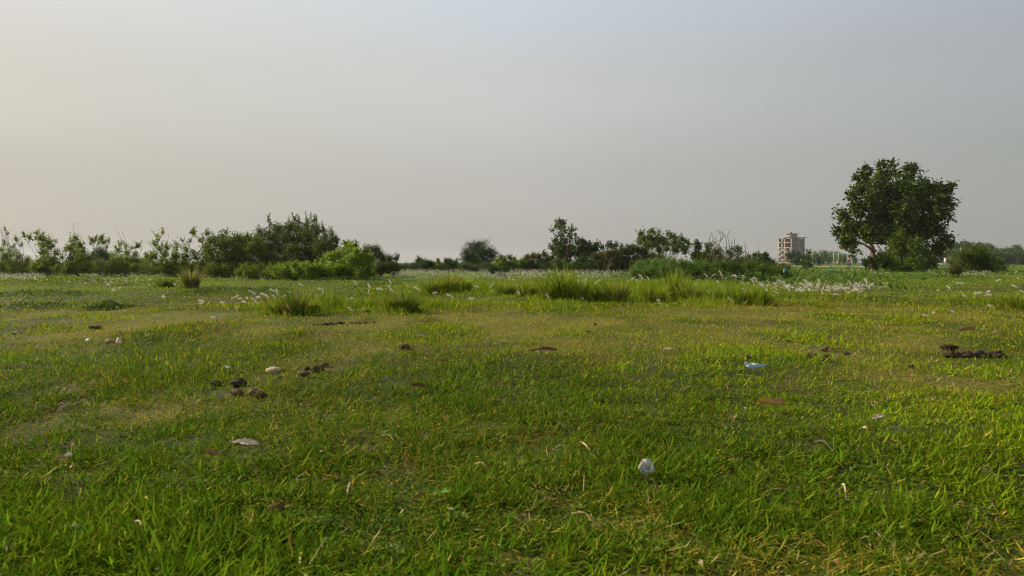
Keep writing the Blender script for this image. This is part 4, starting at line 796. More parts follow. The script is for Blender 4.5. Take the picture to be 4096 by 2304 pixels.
# the far drifts: nobody could count these
def plume_stuff(name, label, regions, seed, hr=(0.10, 0.22), szr=(0.05, 0.10)):
    r = np.random.default_rng(seed); pos = []
    for (px0, px1, py0, py1, n) in regions:
        py = r.uniform(py0, py1, n); d = CAMH * F / (py - HZ); px = r.uniform(px0, px1, n)
        x = (px - 2048) / F * d
        k = fbm(x * 0.55, d * 0.45, seed, 4) > 0.36 + 0.24 * r.random(len(x))
        pos.append(np.stack([x[k], d[k]], 1))
    pos = np.concatenate(pos); n = len(pos); z = gz(pos[:, 0], pos[:, 1])
    h = r.uniform(*hr, n); base = np.stack([pos[:, 0], pos[:, 1], z], 1)
    az = np.pi + r.normal(0, 0.5, n)
    V1, Q1, T1, C1 = blades(base, h, np.full(n, 0.006), az, np.full(n, 0.35), np.full(n, 0.3), np.tile([0.22, 0.22, 0.09], (n, 1)), 1)
    top = base + np.stack([np.cos(az) * np.sin(0.5) * h, np.sin(az) * np.sin(0.5) * h, np.cos(0.5) * h], 1)
    ax = unit(np.stack([np.cos(az) * 0.7, np.sin(az) * 0.7, r.uniform(0.0, 0.9, n)], 1) + rand_unit(r, n) * 0.25)
    Ls = r.uniform(*szr, n); Vs = [V1]; Ts = [T1]; Cs = [C1]; off = len(V1)
    cc = lerp(np.array([0.86, 0.82, 0.75]), np.array([0.58, 0.50, 0.42]), r.random((n, 1)))
    for j in range(3):
        V, T, C = leaf_quads(top, ax, rand_unit(r, n), Ls, Ls * 0.35, cc); Vs.append(V); Ts.append(T + off); Cs.append(C); off += len(V)
    o = mk(name, np.concatenate(Vs), [np.concatenate(Ts)], M_PLUME, None, np.concatenate(Cs)); o['kind'] = 'stuff'; o['label'] = label; o['category'] = 'flower meadow'
plume_stuff('plume_meadow', 'pale drift of countless white grass plumes before the centre hedges', [(1590, 2450, 1077, 1124, 3600), (2450, 2800, 1090, 1115, 500), (1980, 2700, 1078, 1094, 1100), (1560, 1700, 1085, 1118, 500)], 61, (0.05, 0.25), (0.05, 0.10))
plume_stuff('plume_meadow', 'scattered small white plumes at the foot of the left bushes', [(0, 190, 1098, 1132, 420), (300, 600, 1100, 1140, 260), (0, 600, 1090, 1110, 300), (600, 1500, 1096, 1125, 200)], 62, (0.06, 0.16))
plume_stuff('plume_meadow', 'white flower patch at the foot of the dark bush on the right', [(3865, 3975, 1088, 1114, 330), (3700, 4096, 1084, 1110, 200), (3150, 3560, 1082, 1112, 420), (3060, 3500, 1068, 1078, 260), (3960, 4200, 1056.5, 1062, 300)], 63, (0.06, 0.18))
plume_stuff('plume_meadow', 'thin pale plumes mixed into the dense plume drift on the right', [(3010, 3560, 1150, 1195, 420), (2700, 3000, 1120, 1150, 120)], 64, (0.14, 0.26), (0.03, 0.06))

# creeping ground cover: leaf mats
def creeper(label, regions, seed, c1, c2, leaf=0.03):
    r = np.random.default_rng(seed); Vs, Ts, Cs = [], [], []; off = 0
    for (px, py, rx, ry, hh, n) in regions:
        d = gdepth(py); d0 = gdepth(py + ry); d1 = gdepth(max(py - ry, HZ + 15))
        a = r.uniform(0, 6.28, n); q = r.random(n) ** 0.6 * 1.25
        x = (px - 2048) / F * d + np.cos(a) * q * rx / F * d; y = (d0 + d1) / 2 + np.sin(a) * q * (d1 - d0) / 2
        kk = r.random(n) < 0.15 + 2.2 * np.clip(fbm(x * 1.6, y * 1.2, seed + 3, 3) - 0.38, 0, 1) * (1.2 - q); x, y, q = x[kk], y[kk], q[kk]; n = len(x)
        h = hh * (1 - q ** 2) * (0.4 + 0.9 * fbm(x * 4, y * 4, seed, 3)) * r.random(n) ** 0.4
        p = np.stack([x, y, gz(x, y) + h + 0.01], 1); s = leaf * (1 + d / 25) * r.uniform(0.6, 1.4, n)
        col = lerp(np.array(c1), np.array(c2), r.random((n, 1)))
        V, T, C = leaf_quads(p, unit(rand_unit(r, n) + [0, 0, 0.3]), unit(rand_unit(r, n) * .7 + [0, 0, 1]), s, s * 0.6, col); Vs.append(V); Ts.append(T + off); Cs.append(C); off += len(V)
    o = mk('ground_cover', np.concatenate(Vs), [np.concatenate(Ts)], M_LEAF, None, np.concatenate(Cs)); o['kind'] = 'stuff'; o['label'] = label; o['category'] = 'ground cover'
creeper('dark small-leaved creeping weeds in low mats across the left meadow', [(870, 1172, 120, 14, .12, 5000), (1060, 1165, 90, 10, .10, 2600), (1480, 1150, 130, 16, .10, 4000), (240, 1128, 60, 9, .22, 1800), (330, 1135, 40, 8, .2, 1200), (600, 1140, 90, 9, .12, 2000), (420, 1245, 60, 10, .08, 2000), (120, 1240, 130, 10, .06, 2500), (780, 1180, 50, 9, .1, 1400), (1350, 1125, 150, 8, .12, 2400), (180, 1190, 180, 10, .06, 2200), (820, 1110, 140, 7, .2, 2600), (2400, 1108, 80, 7, .25, 1500), (2200, 1112, 40, 5, .18, 700)],
        81, (0.05, 0.085, 0.012), (0.15, 0.21, 0.025), 0.026)
creeper('leafy low weeds between the plume drift and the track on the right', [(3150, 1112, 150, 14, .30, 4000), (3300, 1105, 160, 14, .25, 4000), (3450, 1112, 120, 14, .22, 3000), (3600, 1100, 120, 10, .18, 2500), (3400, 1130, 180, 10, .12, 3000), (3750, 1110, 100, 8, .10, 1500), (3950, 1082, 160, 7, .15, 2500), (3800, 1085, 100, 6, .15, 1500), (4050, 1100, 120, 7, .1, 1500), (4000, 1070, 200, 4, .2, 1500), (3300, 1078, 250, 5, .2, 1500), (2900, 1120, 120, 10, .3, 3000), (3050, 1125, 80, 12, .3, 2500), (2600, 1112, 120, 8, .3, 2500), (2750, 1112, 120, 8, .3, 2500)],
        82, (0.05, 0.10, 0.018), (0.16, 0.24, 0.035), 0.045)

_r = np.random.default_rng(5)
creeper('small round-leaved weeds and clover growing in patches through the near turf', [(float(_r.uniform(-100, 4200)), float(_r.uniform(1420, 2280)), float(_r.uniform(50, 190)), float(_r.uniform(12, 45)), 0.035, int(_r.uniform(60, 260))) for _ in range(46)], 83, (0.07, 0.14, 0.012), (0.20, 0.30, 0.03), 0.011)
def flakes():
    r = np.random.default_rng(91); n = 5200
    d = 1.0 * (16 ** r.random(n)); x = r.uniform(-1, 1, n) * (0.85 * d + 0.8)
    k = fbm(x * 2.1, d * 1.7, 92, 3) > 0.42 + 0.2 * r.random(n); x, d = x[k], d[k]; n = len(x)
    p = np.stack([x, d, gz(x, d) + r.uniform(0.006, 0.03, n)], 1); sz = r.uniform(0.006, 0.022, n)
    col = lerp(np.array([0.34, 0.20, 0.09]), np.array([0.50, 0.38, 0.20]), r.random((n, 1))) * r.uniform(.4, 1.1, (n, 1))
    V, T, C = leaf_quads(p, unit(rand_unit(r, n) * [1, 1, .4]), unit(rand_unit(r, n) * .6 + [0, 0, 1]), sz, sz * r.uniform(.2, .6, n), col, .2)
    o = mk('leaf_litter', V, [T], M_DRYLEAF, None, C); o['kind'] = 'stuff'; o['label'] = 'brown flakes of dead leaf scattered in the turf'; o['category'] = 'leaf litter'
flakes()

# broad-leaved plants (right)
def broadleaf(label, px, base, hpx, seed, cat='plant', n=7, yellow=0.15, erect=0.5):
    d = gdepth(base); r = np.random.default_rng(seed); H = hpx / F * d
    x0 = (px - 2048) / F * d; b = MB(); s = MB()
    root = thing('broad_leaved_plant', label, cat, (x0, d, float(gz(x0, d))), 'broad-leaved plants in front of the big tree')
    for i in range(n):
        a = r.uniform(0, 6.28); ln = r.uniform(0.15, 0.6) * erect * 2; hh = H * r.uniform(0.7, 1.05)
        dirv = np.array([math.cos(a) * math.sin(ln), math.sin(a) * math.sin(ln), math.cos(ln)])
        side = unit(np.cross(dirv, [math.sin(a + 1), math.cos(a), 0.2])); K = 7
        col = np.array([0.11, 0.20, 0.03]) if r.random() > yellow else np.array([0.42, 0.33, 0.05])
        col = col * r.uniform(0.8, 1.5); V = []
        for k in range(K):
            t = k / (K - 1); c = dirv * hh * (0.15 + 0.85 * t) + np.array([math.cos(a), math.sin(a), -0.4]) * 0.22 * hh * t * t
            w = H * 0.20 * math.sin(math.pi * min(t * 0.93 + 0.06, 1)) ** 0.8
            nr = np.cross(dirv, side)
            V += [c - side * w, c - nr * w * 0.3, c + side * w]
        Q = []
        for k in range(K - 1): Q += [[3 * k, 3 * k + 1, 3 * k + 4, 3 * k + 3], [3 * k + 1, 3 * k + 2, 3 * k + 5, 3 * k + 4]]
        b.add(V, Q, None, col)
        s.tube([np.array([0, 0, 0]), dirv * hh * 0.18], [0.006, 0.004], 5, (0.2, 0.26, 0.06))
    b.build('leaves', M_LEAF, root, True); s.build('stem', M_LEAF, root, True)
pl = [(590,1330,48,'broad-leaved plant at the left end of the row by the tree'),(640,1345,50,'broad-leaved plant with orange leaf, second from the left of the row'),(690,1360,75,'tall broad-leaved plant left of the palest leaf'),(740,1365,70,'broad-leaved plant below the palest leaf'),
      (800,1340,80,'plant holding the single palest yellow-green leaf up'),(820,1370,60,'yellowing broad-leaved plant in the middle of the row'),(900,1385,50,'small broad-leaved plant near the right end of the row'),(960,1390,42,'last small broad-leaved plant at the right end of the row'),
      (460,1320,50,'broad-leaved plant behind the plume drift, right one'),(380,1310,46,'broad-leaved plant behind the plume drift, middle one'),(305,1300,95,'dark tall paddle leaf standing above the plume drift'),(150,1310,40,'small broad-leaved plant behind the left of the plume drift')]
for i, (zx, zy, hh, lab) in enumerate(pl):
    p = zt(*Z6, [(zx, zy + 20, 0)])[0]; broadleaf(lab, p[0], p[1], hh / 2.587 * 1.1, 500 + i, yellow=0.0 if i > 8 else 0.22, n=3 if i in (4, 10) else 7, erect=0.12 if i in (4, 10) else 0.5)

# ------------------------------------------------------------------ litter on the turf
def scale_px(px, py): return gdepth(py) / F          # metres per photo pixel at that row
def curled_leaf(label, px, py, wpx, ang, col, seed, curl=0.8, wr=0.42, name='dead_leaf', lift=0.012, tilt=0.35, group='dead leaves on the turf', mat=None, stand=0.0):
    r = np.random.default_rng(seed); L = wpx * scale_px(px, py); W = L * wr; K = 13; J = 5; V = []; bend = r.uniform(-0.25, 0.25)
    for k in range(K):
        t = k / (K - 1); w = W * 0.5 * math.sin(math.pi * min(0.06 + t * 0.9, 1.0)) ** 0.75 * r.uniform(0.62, 1.12)
        for j in range(J):
            u = (j - 2) / 2; x = (t - 0.5) * L
            z = abs(u) ** 1.5 * W * curl * 0.45 + 0.10 * L * math.sin(t * 3.1) * curl + r.normal() * L * 0.012
            V.append([x + r.normal() * L * 0.012, u * w * (1 - 0.25 * curl * abs(u)) * (r.uniform(0.8, 1.1) if abs(u) == 1 else 1) + bend * L * (t - .5) ** 2, z + 0.35 * W * curl * u * (t - 0.5)])
    Q = [[k * J + j, k * J + j + 1, (k + 1) * J + j + 1, (k + 1) * J + j] for k in range(K - 1) for j in range(J - 1)]
    c = np.array(col)[None] * (0.85 + 0.3 * r.random((len(V), 1)))
    g = GP(px, py)
    root = thing(name, label, 'leaf', (g[0], g[1], g[2] + lift + 0.012 + L * 0.12), group, ang)
    root.rotation_euler = (tilt * r.uniform(0.5, 1.2) + 0.5, stand + r.uniform(-0.15, 0.15), ang)
    mk('blade', V, [Q], mat or M_DRYLEAF, root, c, True)
    b = MB(); b.tube([[-0.5 * L, 0, 0], [-0.15 * L, 0, 0.035 * L], [0.45 * L, 0, 0.03 * L]], [L * 0.012, L * 0.012, L * 0.005], 5, np.array(col) * 0.7)
    b.tube([[-0.5 * L, 0, 0], [-0.6 * L, 0.02 * L, 0.0], [-0.68 * L, 0.05 * L, -0.02 * L]], [L * 0.012, L * 0.011, L * 0.010], 5, np.array(col) * 0.7)
    b.build('midrib', M_DRYLEAF, root, True)
    return root
GREY = (0.33, 0.28, 0.22); TAN = (0.46, 0.28, 0.11); BRN = (0.13, 0.075, 0.035); DBR = (0.075, 0.04, 0.022); RUST = (0.27, 0.14, 0.065); PALE = (0.62, 0.55, 0.44)
for i, a in enumerate([
    ('large pale grey dead leaf with jagged tip in the left foreground', 985, 1795, 112, -0.15, PALE, .7, .32), ('brown papery leaf just behind the large pale grey leaf', 850, 1822, 70, 0.5, RUST, .6, .4),
    ('upright greyish brown leaf near the left edge', 258, 1622, 55, 0.4, GREY, .9, .5), ('dark brown flat leaf pair right of centre', 2178, 1443, 100, -0.12, BRN, .4, .26), ('small dark leaf standing on edge behind the flat brown pair', 2380, 1322, 22, 1.0, DBR, .5, .7),
    ('narrow grey leaf on the turf right of centre', 2672, 1422, 48, -0.5, GREY, .4, .3), ('long curled tan and brown leaf below the blue packet', 3085, 1622, 108, -0.15, TAN, 1.1, .34), ('pale curled leaf lying on the dark soil patch', 3255, 1404, 44, -0.1, GREY, .6, .4),
    ('rust coloured leaf behind the charred wood', 3868, 1342, 62, 0.1, RUST, .9, .35), ('greyish brown leaf standing up at the lower right', 3515, 1705, 62, -0.9, GREY, .8, .55), ('cream strip of dry leaf above the standing leaf', 3517, 1676, 40, 0.1, PALE, .6, .25),
    ('small grey-brown leaf right of the standing leaf', 3588, 1750, 42, 0.0, GREY, .6, .5), ('small curled tan leaf among grass, right side', 3366, 1640, 42, 0.3, RUST, .8, .4), ('brown rounded leaf in the middle of the turf', 1672, 1552, 58, -0.1, BRN, .9, .5),
    ('slim grey feather-like leaf near the dung clods', 880, 1578, 45, 0.8, GREY, .3, .25), ('whitish rolled leaf above the dung clods', 912, 1474, 42, -0.5, (0.50, 0.48, 0.44), 1.0, .45), ('rusty slim leaf in the centre-left turf', 1232, 1606, 40, 0.9, RUST, .4, .3),
    ('yellow-brown leaf scrap near the slim rusty leaf', 1166, 1598, 24, 0.2, (0.40, 0.28, 0.06), .6, .5), ('olive curved leaf on the right turf', 3375, 1546, 60, 0.4, (0.17, 0.20, 0.05), .6, .22), ('greyish feathery leaf on the centre turf', 1682, 1357, 46, -0.2, GREY, .4, .3),
    ('bright yellow folded leaf in the left foreground', 592, 2005, 46, -0.7, (0.60, 0.50, 0.04), .9, .3), ('small tan scrap beside the bright yellow leaf', 640, 2010, 22, -0.6, TAN, .9, .5), ('tan half of the curled pair near the left edge', 240, 1828, 42, 0.2, (0.36, 0.24, 0.14), 1.0, .6),
    ('white rounded half of the curled pair near the left edge', 272, 1818, 32, 0.6, (0.60, 0.55, 0.45), 1.3, .8), ('thin straw-coloured leaf near the dark pod', 3400, 1880, 40, 1.2, PALE, .4, .2), ('reddish brown leaf in the left foreground grass', 1675, 2020, 70, 0.8, (0.30, 0.10, 0.04), .8, .2),
    ('orange leaf in the lower left foreground', 360, 2070, 40, -1.1, TAN, .8, .25), ('small leaf in front of the tan curled leaf', 2746, 1607, 34, -0.1, (0.33, 0.20, 0.10), .8, .45), ('reddish stone-like leaf beside the small tussock', 1346, 1230, 20, 0.0, RUST, .8, .7)]):
    lab, px, py, w, an, col, cu, wr = a
    curled_leaf(lab, px, py, w, an, col, 600 + i, cu, wr, stand=-0.5 if i in (2, 9) else 0.0)

def clod(label, px, py, wpx, col, seed, name='dung_clod', cat='dung', group='dark dung clods on the turf', sq=0.55, mat=None, rough=0.28, n=1, lumpy=2.5, elong=1.0, ang=0.0, lift=0.15, s0=1.0, spread=1.0):
    r = np.random.default_rng(seed); R0 = wpx * 0.5 * scale_px(px, py)
    nu, nv = 16, 10; b = MB()
    for q in range(n):
        V = []
        c = r.normal(size=3) * R0 * (0.55 if q else 0) * np.array([1.2 * elong * spread, 0.6, 0.15]); s = R0 * (s0 if q == 0 else r.uniform(0.35, 0.75) * min(1, s0 * 1.3)); off = r.uniform(0, 50)
        for i in range(nv + 1):
            th = math.pi * i / nv
            for j in range(nu):
                ph = 2 * math.pi * j / nu
                u = np.array([math.sin(th) * math.cos(ph), math.sin(th) * math.sin(ph), math.cos(th)])
                k = 1 + rough * 2 * (float(fbm(np.array(u[0] * lumpy + off), np.array(u[1] * lumpy + u[2] * lumpy * 1.3 + off), seed, 3)) - 0.5)
                V.append(c + u * s * k * np.array([elong, 0.8, sq]))
        Q = [[i * nu + j, i * nu + (j + 1) % nu, (i + 1) * nu + (j + 1) % nu, (i + 1) * nu + j] for i in range(nv) for j in range(nu)]
        b.add(V, Q, None, np.array(col) * r.uniform(0.8, 1.25))
    g = GP(px, py)
    o = b.build(name, mat or M_SOIL, None, True); o.location = (g[0], g[1], g[2] + R0 * lift + 0.012); o.rotation_euler = (0, 0, ang)
    tag(o, label, cat, group); return o
DK = (0.060, 0.042, 0.025); SO = (0.14, 0.10, 0.055)
for i, a in enumerate([('dark dung lump left of the largest clod', 862, 1520, 44, DK, 2), ('largest dark dung clod, left of centre', 952, 1532, 62, DK, 3), ('crumbly brown soil lump below the largest clod', 948, 1562, 48, SO, 4), ('crumbly soil lump right of the largest clod', 1008, 1566, 44, SO, 4),
                       ('dark clod at the right end of the clod row', 1040, 1578, 46, DK, 3), ('dung lump left of the tall crumbly clod', 1212, 1506, 42, SO, 3), ('tall crumbly clod in the centre-left turf', 1270, 1486, 50, DK, 4), ('small clod behind the tall crumbly clod', 1296, 1460, 34, SO, 3),
                       ('tiny clod below the tan oval stone', 1120, 1514, 14, DK, 2), ('solitary crumbly clod in the middle turf', 1616, 1404, 46, (0.09, 0.05, 0.03), 4), ('dark soil lump left in the right-hand soil patch', 3250, 1432, 34, DK, 3), ('dark soil lump right in the right-hand soil patch', 3305, 1442, 40, DK, 3),
                       ('crumbly soil at the top of the right-hand soil patch', 3300, 1392, 36, SO, 4), ('small dark clod right of the soil patch', 3385, 1412, 26, DK, 3), ('round dark clod below the charred wood', 3642, 1460, 30, DK, 2), ('small black lump behind the right-hand soil patch', 3155, 1360, 20, DK, 2),
                       ('dark lump just left of the blue packet', 2984, 1447, 26, DK, 2), ('dark lump further left of the blue packet', 2822, 1455, 22, DK, 2), ('tiny dark lump in the central turf', 2354, 1348, 13, DK, 2), ('dark lump in the left turf behind the pale stones', 390, 1316, 30, DK, 3), ('brown seedy tuft in the lower left foreground', 1106, 2045, 60, (0.13, 0.07, 0.035), 4), ('brown clod in the central foreground turf', 1765, 1462, 22, SO, 3)]):
    clod(a[0], a[1], a[2], a[3], a[4], 700 + i, n=a[5], rough=0.42, lumpy=4)
for i, a in enumerate([('tan oval stone with fibrous face left of centre', 1098, 1482, 70, (0.50, 0.38, 0.22), .42, 1.0), ('pinkish grey stone at the left edge of the turf', 64, 1330, 46, (0.30, 0.22, 0.17), .4, 1.0), ('brown speckled stone left of the cream scrap', 440, 1370, 36, (0.26, 0.17, 0.11), .6, 1.0),
                       ('small pinkish stone far left behind the turf', 83, 1215, 20, (0.45, 0.30, 0.18), .5, 1.0), ('grey-brown stone between the small and broad dark tussocks', 1460, 1260, 28, (0.20, 0.12, 0.08), .6, 1.0), ('small grey stone in the left turf', 592, 1350, 20, (0.25, 0.22, 0.18), .5, 1.0),
                       ('tiny orange stone in the left turf', 602, 1371, 12, (0.55, 0.33, 0.12), .7, 1.0), ('tiny pale stone in the left meadow', 656, 1192, 12, (0.5, 0.42, 0.3), .6, 1.0), ('pale pebble between the tall stalks on the left', 472, 1246, 13, (0.45, 0.45, 0.45), .6, 1.0)]):
    clod(a[0], a[1], a[2], a[3], a[4], 750 + i, name='stone', cat='stone', group='stones on the turf', sq=a[5], mat=M_STONE, rough=0.32, lumpy=2.6, lift=0.0)
clod('long charred black log lying on the turf at the right', 3900, 1408, 108, (0.075, 0.055, 0.038), 780, name='charred_log', cat='log', group=None, sq=0.5, rough=1.0, n=26, elong=1.25, ang=-0.22, lumpy=6, lift=0.0, s0=0.45, spread=1.35)
clod('smaller charred piece at the left tip of the long charred log', 3790, 1390, 40, (0.045, 0.03, 0.02), 781, name='charred_log', cat='log', group=None, sq=0.6, rough=0.5, n=4, elong=1.3, ang=-0.3, lumpy=4, lift=0.3)
for i, (px, w) in enumerate([(1275, 40), (1320, 50), (1370, 54), (1420, 50), (1462, 40)]):
    clod(['leftmost crumbly clump of the bare brown soil ridge', 'second clump from the left of the bare soil ridge', 'middle clump of the bare brown soil ridge', 'second clump from the right of the bare soil ridge', 'rightmost reddish clump of the bare soil ridge'][i], px, 1296, w, (0.15, 0.09, 0.05), 785 + i, name='soil_clump', cat='soil', group='clumps of the bare soil ridge', sq=0.5, rough=0.7, n=9, elong=1.0, lumpy=5, lift=-0.1, s0=0.35, spread=1.3)

# paper and plastic scraps
def solid_sheet(name, label, cat, px, py, pts, quads, cols, s, rot, mat, extra=None, lift=0.0):
    g = GP(px, py); root = thing(name, label, cat, (g[0], g[1], g[2] + lift)); root.rotation_euler = rot
    b = MB(); V = np.array(pts) * s
    for q, c in zip(quads, cols):
        v = V[q]; nr = unit(np.cross(v[1] - v[0], v[2] - v[0])) * 0.0006
        n = len(q); vv = np.vstack([v, v - nr]); 
        if n == 4: b.add(vv, [[0, 1, 2, 3], [7, 6, 5, 4], [0, 4, 5, 1], [1, 5, 6, 2], [2, 6, 7, 3], [3, 7, 4, 0]], None, c)
        else: b.add(vv, [[0, 3, 4, 1], [1, 4, 5, 2], [2, 5, 3, 0]], [[0, 1, 2], [5, 4, 3]], c)
    b.build('sheet', mat, root)
    if extra:
        for nm, pp, c in extra:
            e = MB(); v = np.array(pp) * s; e.add(v, [[0, 1, 2, 3]] if len(v) == 4 else None, [[0, 1, 2]] if len(v) == 3 else None, c); e.build(nm, mat, root)
    return root
S = scale_px(2584, 1860)
W_ = (0.50, 0.46, 0.39)
# crumpled carton scrap, coordinates in photo px around its centre: x right, y away(neg), z up
solid_sheet('carton_scrap', 'crumpled white carton scrap with a blue stripe and orange edge, front right of centre', 'litter', 2584, 1890,
    [[-34, 0, 32], [-14, 6, 60], [14, 8, 62], [22, 2, 40], [14, -4, 20], [-22, -4, 24], [-8, -8, -2], [6, -8, 2], [24, 4, 52], [36, 0, 12], [18, -6, 8]],
    [[0, 5, 4, 1], [1, 4, 3, 2], [0, 6, 7, 5], [5, 7, 4, 4][:3], [4, 10, 9, 8]], [W_, (0.66, 0.62, 0.5), (0.60, 0.56, 0.46), (0.60, 0.56, 0.5), (0.70, 0.68, 0.62)], S, (R(8), 0, R(5)), M_PAPER,
    extra=[('blue_stripe', [[-22, -7, 21], [-5, -11, 4], [3, -11, 7], [-12, -7, 22]], (0.10, 0.20, 0.32)), ('pale_stripe', [[-18, -7.6, 18], [-4, -11.6, 6], [-1, -11.6, 8], [-14, -7.6, 19]], (0.35, 0.48, 0.58)), ('orange_edge', [[-2, -9.5, -3], [6, -10, 3], [18, -8, 14], [16, -8, 7]], (0.55, 0.25, 0.07))], lift=0.018)
S = scale_px(3026, 1478)
solid_sheet('foil_packet', 'flattened silvery blue packet with a rounded end on the right-hand turf', 'litter', 3026, 1484,
    [[-48, 0, 22], [-44, 4, 28], [-20, 6, 24], [48, 6, 15], [44, 0, 8], [10, -3, 8], [-10, -4, 0], [-34, -3, 6], [-46, -1, 14]],
    [[0, 8, 2, 1], [8, 7, 6, 2], [2, 6, 5, 3], [3, 5, 4]], [(0.40, 0.50, 0.60), (0.52, 0.60, 0.68), (0.42, 0.52, 0.62), (0.10, 0.11, 0.13)], S, (R(4), 0, 0), M_PLASTIC, lift=0.012)
S = scale_px(475, 1370)
solid_sheet('paper_scrap', 'small cream triangular scrap standing beside the brown stone', 'litter', 475, 1376, [[-14, 0, 0], [-6, 2, 24], [6, 2, 22], [10, 0, 0], [0, -4, 0]], [[0, 4, 1], [1, 4, 3, 2]], [(0.66, 0.55, 0.38), (0.72, 0.62, 0.46)], S, (0, 0, 0), M_PAPER, lift=0.008)
S = scale_px(348, 1365)
solid_sheet('paper_scrap', 'small whitish crumpled scrap left of the brown stone', 'litter', 348, 1370, [[-12, 0, 0], [-8, 3, 10], [4, 3, 13], [13, 0, 8], [10, -3, 0], [-2, -3, 4]], [[0, 5, 2, 1], [5, 4, 3, 2]], [(0.55, 0.57, 0.48), (0.62, 0.62, 0.55)], S, (0, 0, 0), M_PAPER, lift=0.01)
def bag(label, px, py, wpx, hpx, d, col, seed, name='plastic_bag'):
    r = np.random.default_rng(seed); s = d / F; nu, nv = 14, 9; V = []
    for i in range(nv + 1):
        th = math.pi * i / nv
        for j in range(nu):
            ph = 2 * math.pi * j / nu; k = 1 + r.normal() * 0.28
            V.append([math.sin(th) * math.cos(ph) * wpx * .5 * s * k, math.sin(th) * math.sin(ph) * wpx * .35 * s * k, (math.cos(th) * hpx * .5) * s * k])
    Q = [[i * nu + j, i * nu + (j + 1) % nu, (i + 1) * nu + (j + 1) % nu, (i + 1) * nu + j] for i in range(nv) for j in range(nu)]
    o = mk(name, V, [Q], M_PLASTIC, None, np.array(col)); o.location = P(px, py, d); tag(o, label, 'bag'); return o
bag('crumpled light blue plastic bag caught in the weeds below the building', 3139, 1083, 12, 17, 22.5, (0.13, 0.30, 0.44), 1)
bag('flat turquoise green plastic sheet lying in the weeds before the track', 3328, 1084, 32, 11, 36, (0.04, 0.30, 0.20), 2, 'plastic_sheet')

# sticks and straws that can be told apart
def stick(label, pts, rpx, col, name='stick', cat='stick', lift=0.02, group='loose sticks and stalks on the turf'):
    P0 = GP(*pts[0]); q = np.array([GP(*p) for p in pts]) ; q[:, 2] += lift * (0.6 + 0.8 * np.sin(np.arange(len(q)) * 2.1))
    q = smooth_path(q, 4); s = scale_px(*pts[0]); n = len(q); b = MB(); rd = np.linspace(rpx, rpx * 0.5, n) * s
    b.tube(q - P0, rd, 6, col); o = b.build(name, M_DRYLEAF, None, True); o.location = P0; tag(o, label, cat, group)
for a in [('thin dark stick across the turf right of centre-left', [(1600, 1498), (1630, 1500), (1662, 1503)], 2.2, (0.08, 0.05, 0.03)), ('long thin brown twig in the middle turf', [(1815, 1465), (1860, 1472), (1910, 1474), (1955, 1473)], 2.2, (0.20, 0.11, 0.06)),
          ('second thin twig just below the long brown twig', [(1800, 1490), (1835, 1491), (1870, 1489)], 1.8, (0.10, 0.07, 0.04)), ('thick brown stalk in the centre-left foreground', [(1528, 1750), (1560, 1765), (1600, 1782), (1640, 1800)], 5, (0.24, 0.15, 0.08)),
          ('grey stick in the lower right foreground', [(3487, 2112), (3510, 2130), (3552, 2158)], 6, (0.34, 0.30, 0.25)), ('dark pointed pod in the right foreground', [(3262, 1764), (3300, 1780), (3345, 1800)], 6, (0.09, 0.08, 0.045)), ('reddish straw stem in the centre foreground', [(1895, 1838), (1930, 1848), (1975, 1856), (2040, 1852)], 4, (0.50, 0.33, 0.18)),
          ('curved pale twig in the lower left foreground', [(600, 2222), (640, 2226), (680, 2216), (706, 2220)], 4.5, (0.30, 0.25, 0.15)), ('dark thin stick in the left foreground', [(255, 1706), (320, 1704), (380, 1708), (415, 1710)], 1.8, (0.09, 0.07, 0.04)), ('pale straw stalk in the left-centre foreground', [(1388, 1990), (1400, 1950), (1412, 1912)], 4.5, (0.52, 0.40, 0.24)),
          ('pale bent straw at the top of the thick brown stalk', [(1525, 1748), (1560, 1740), (1605, 1738)], 2.5, (0.45, 0.42, 0.16)), ('pale straw left of the carton scrap', [(2290, 1912), (2320, 1880), (2370, 1838)], 4, (0.42, 0.34, 0.16)), ('tan straw in the right foreground below the carton scrap', [(2290, 2050), (2340, 2080), (2400, 2100), (2430, 2085)], 4, (0.38, 0.28, 0.14)),
          ('pale straw in the lower right foreground', [(3430, 2145), (3470, 2150), (3490, 2185)], 4.5, (0.46, 0.34, 0.18)), ('slim straw at the far right foreground', [(3960, 1910), (3990, 1915), (4028, 1925)], 2.5, (0.46, 0.36, 0.16)), ('pale straw above the carton scrap', [(2210, 1768), (2250, 1766), (2290, 1770)], 3.5, (0.44, 0.36, 0.18)), ('thick pale straw in the far left foreground', [(540, 2085), (560, 2120), (590, 2160), (640, 2180)], 4.5, (0.55, 0.46, 0.30)),
          ('brownish pale straw right of the reddish stem', [(2320, 1730), (2345, 1770), (2400, 1810)], 4, (0.48, 0.36, 0.2)), ('yellow straw blade in the lower centre foreground', [(1200, 2300), (1205, 2270), (1210, 2250)], 7, (0.45, 0.38, 0.05)), ('cream straw in the right foreground', [(3368, 1918), (3378, 1940), (3385, 1958)], 5, (0.6, 0.5, 0.33)), ('dark twig line in the upper left turf', [(820, 1398), (860, 1396), (900, 1396)], 1.8, (0.10, 0.07, 0.04)), ('second dark twig line in the upper left turf', [(905, 1404), (950, 1402), (1000, 1406)], 1.8, (0.10, 0.07, 0.04))]:
    stick(*a)
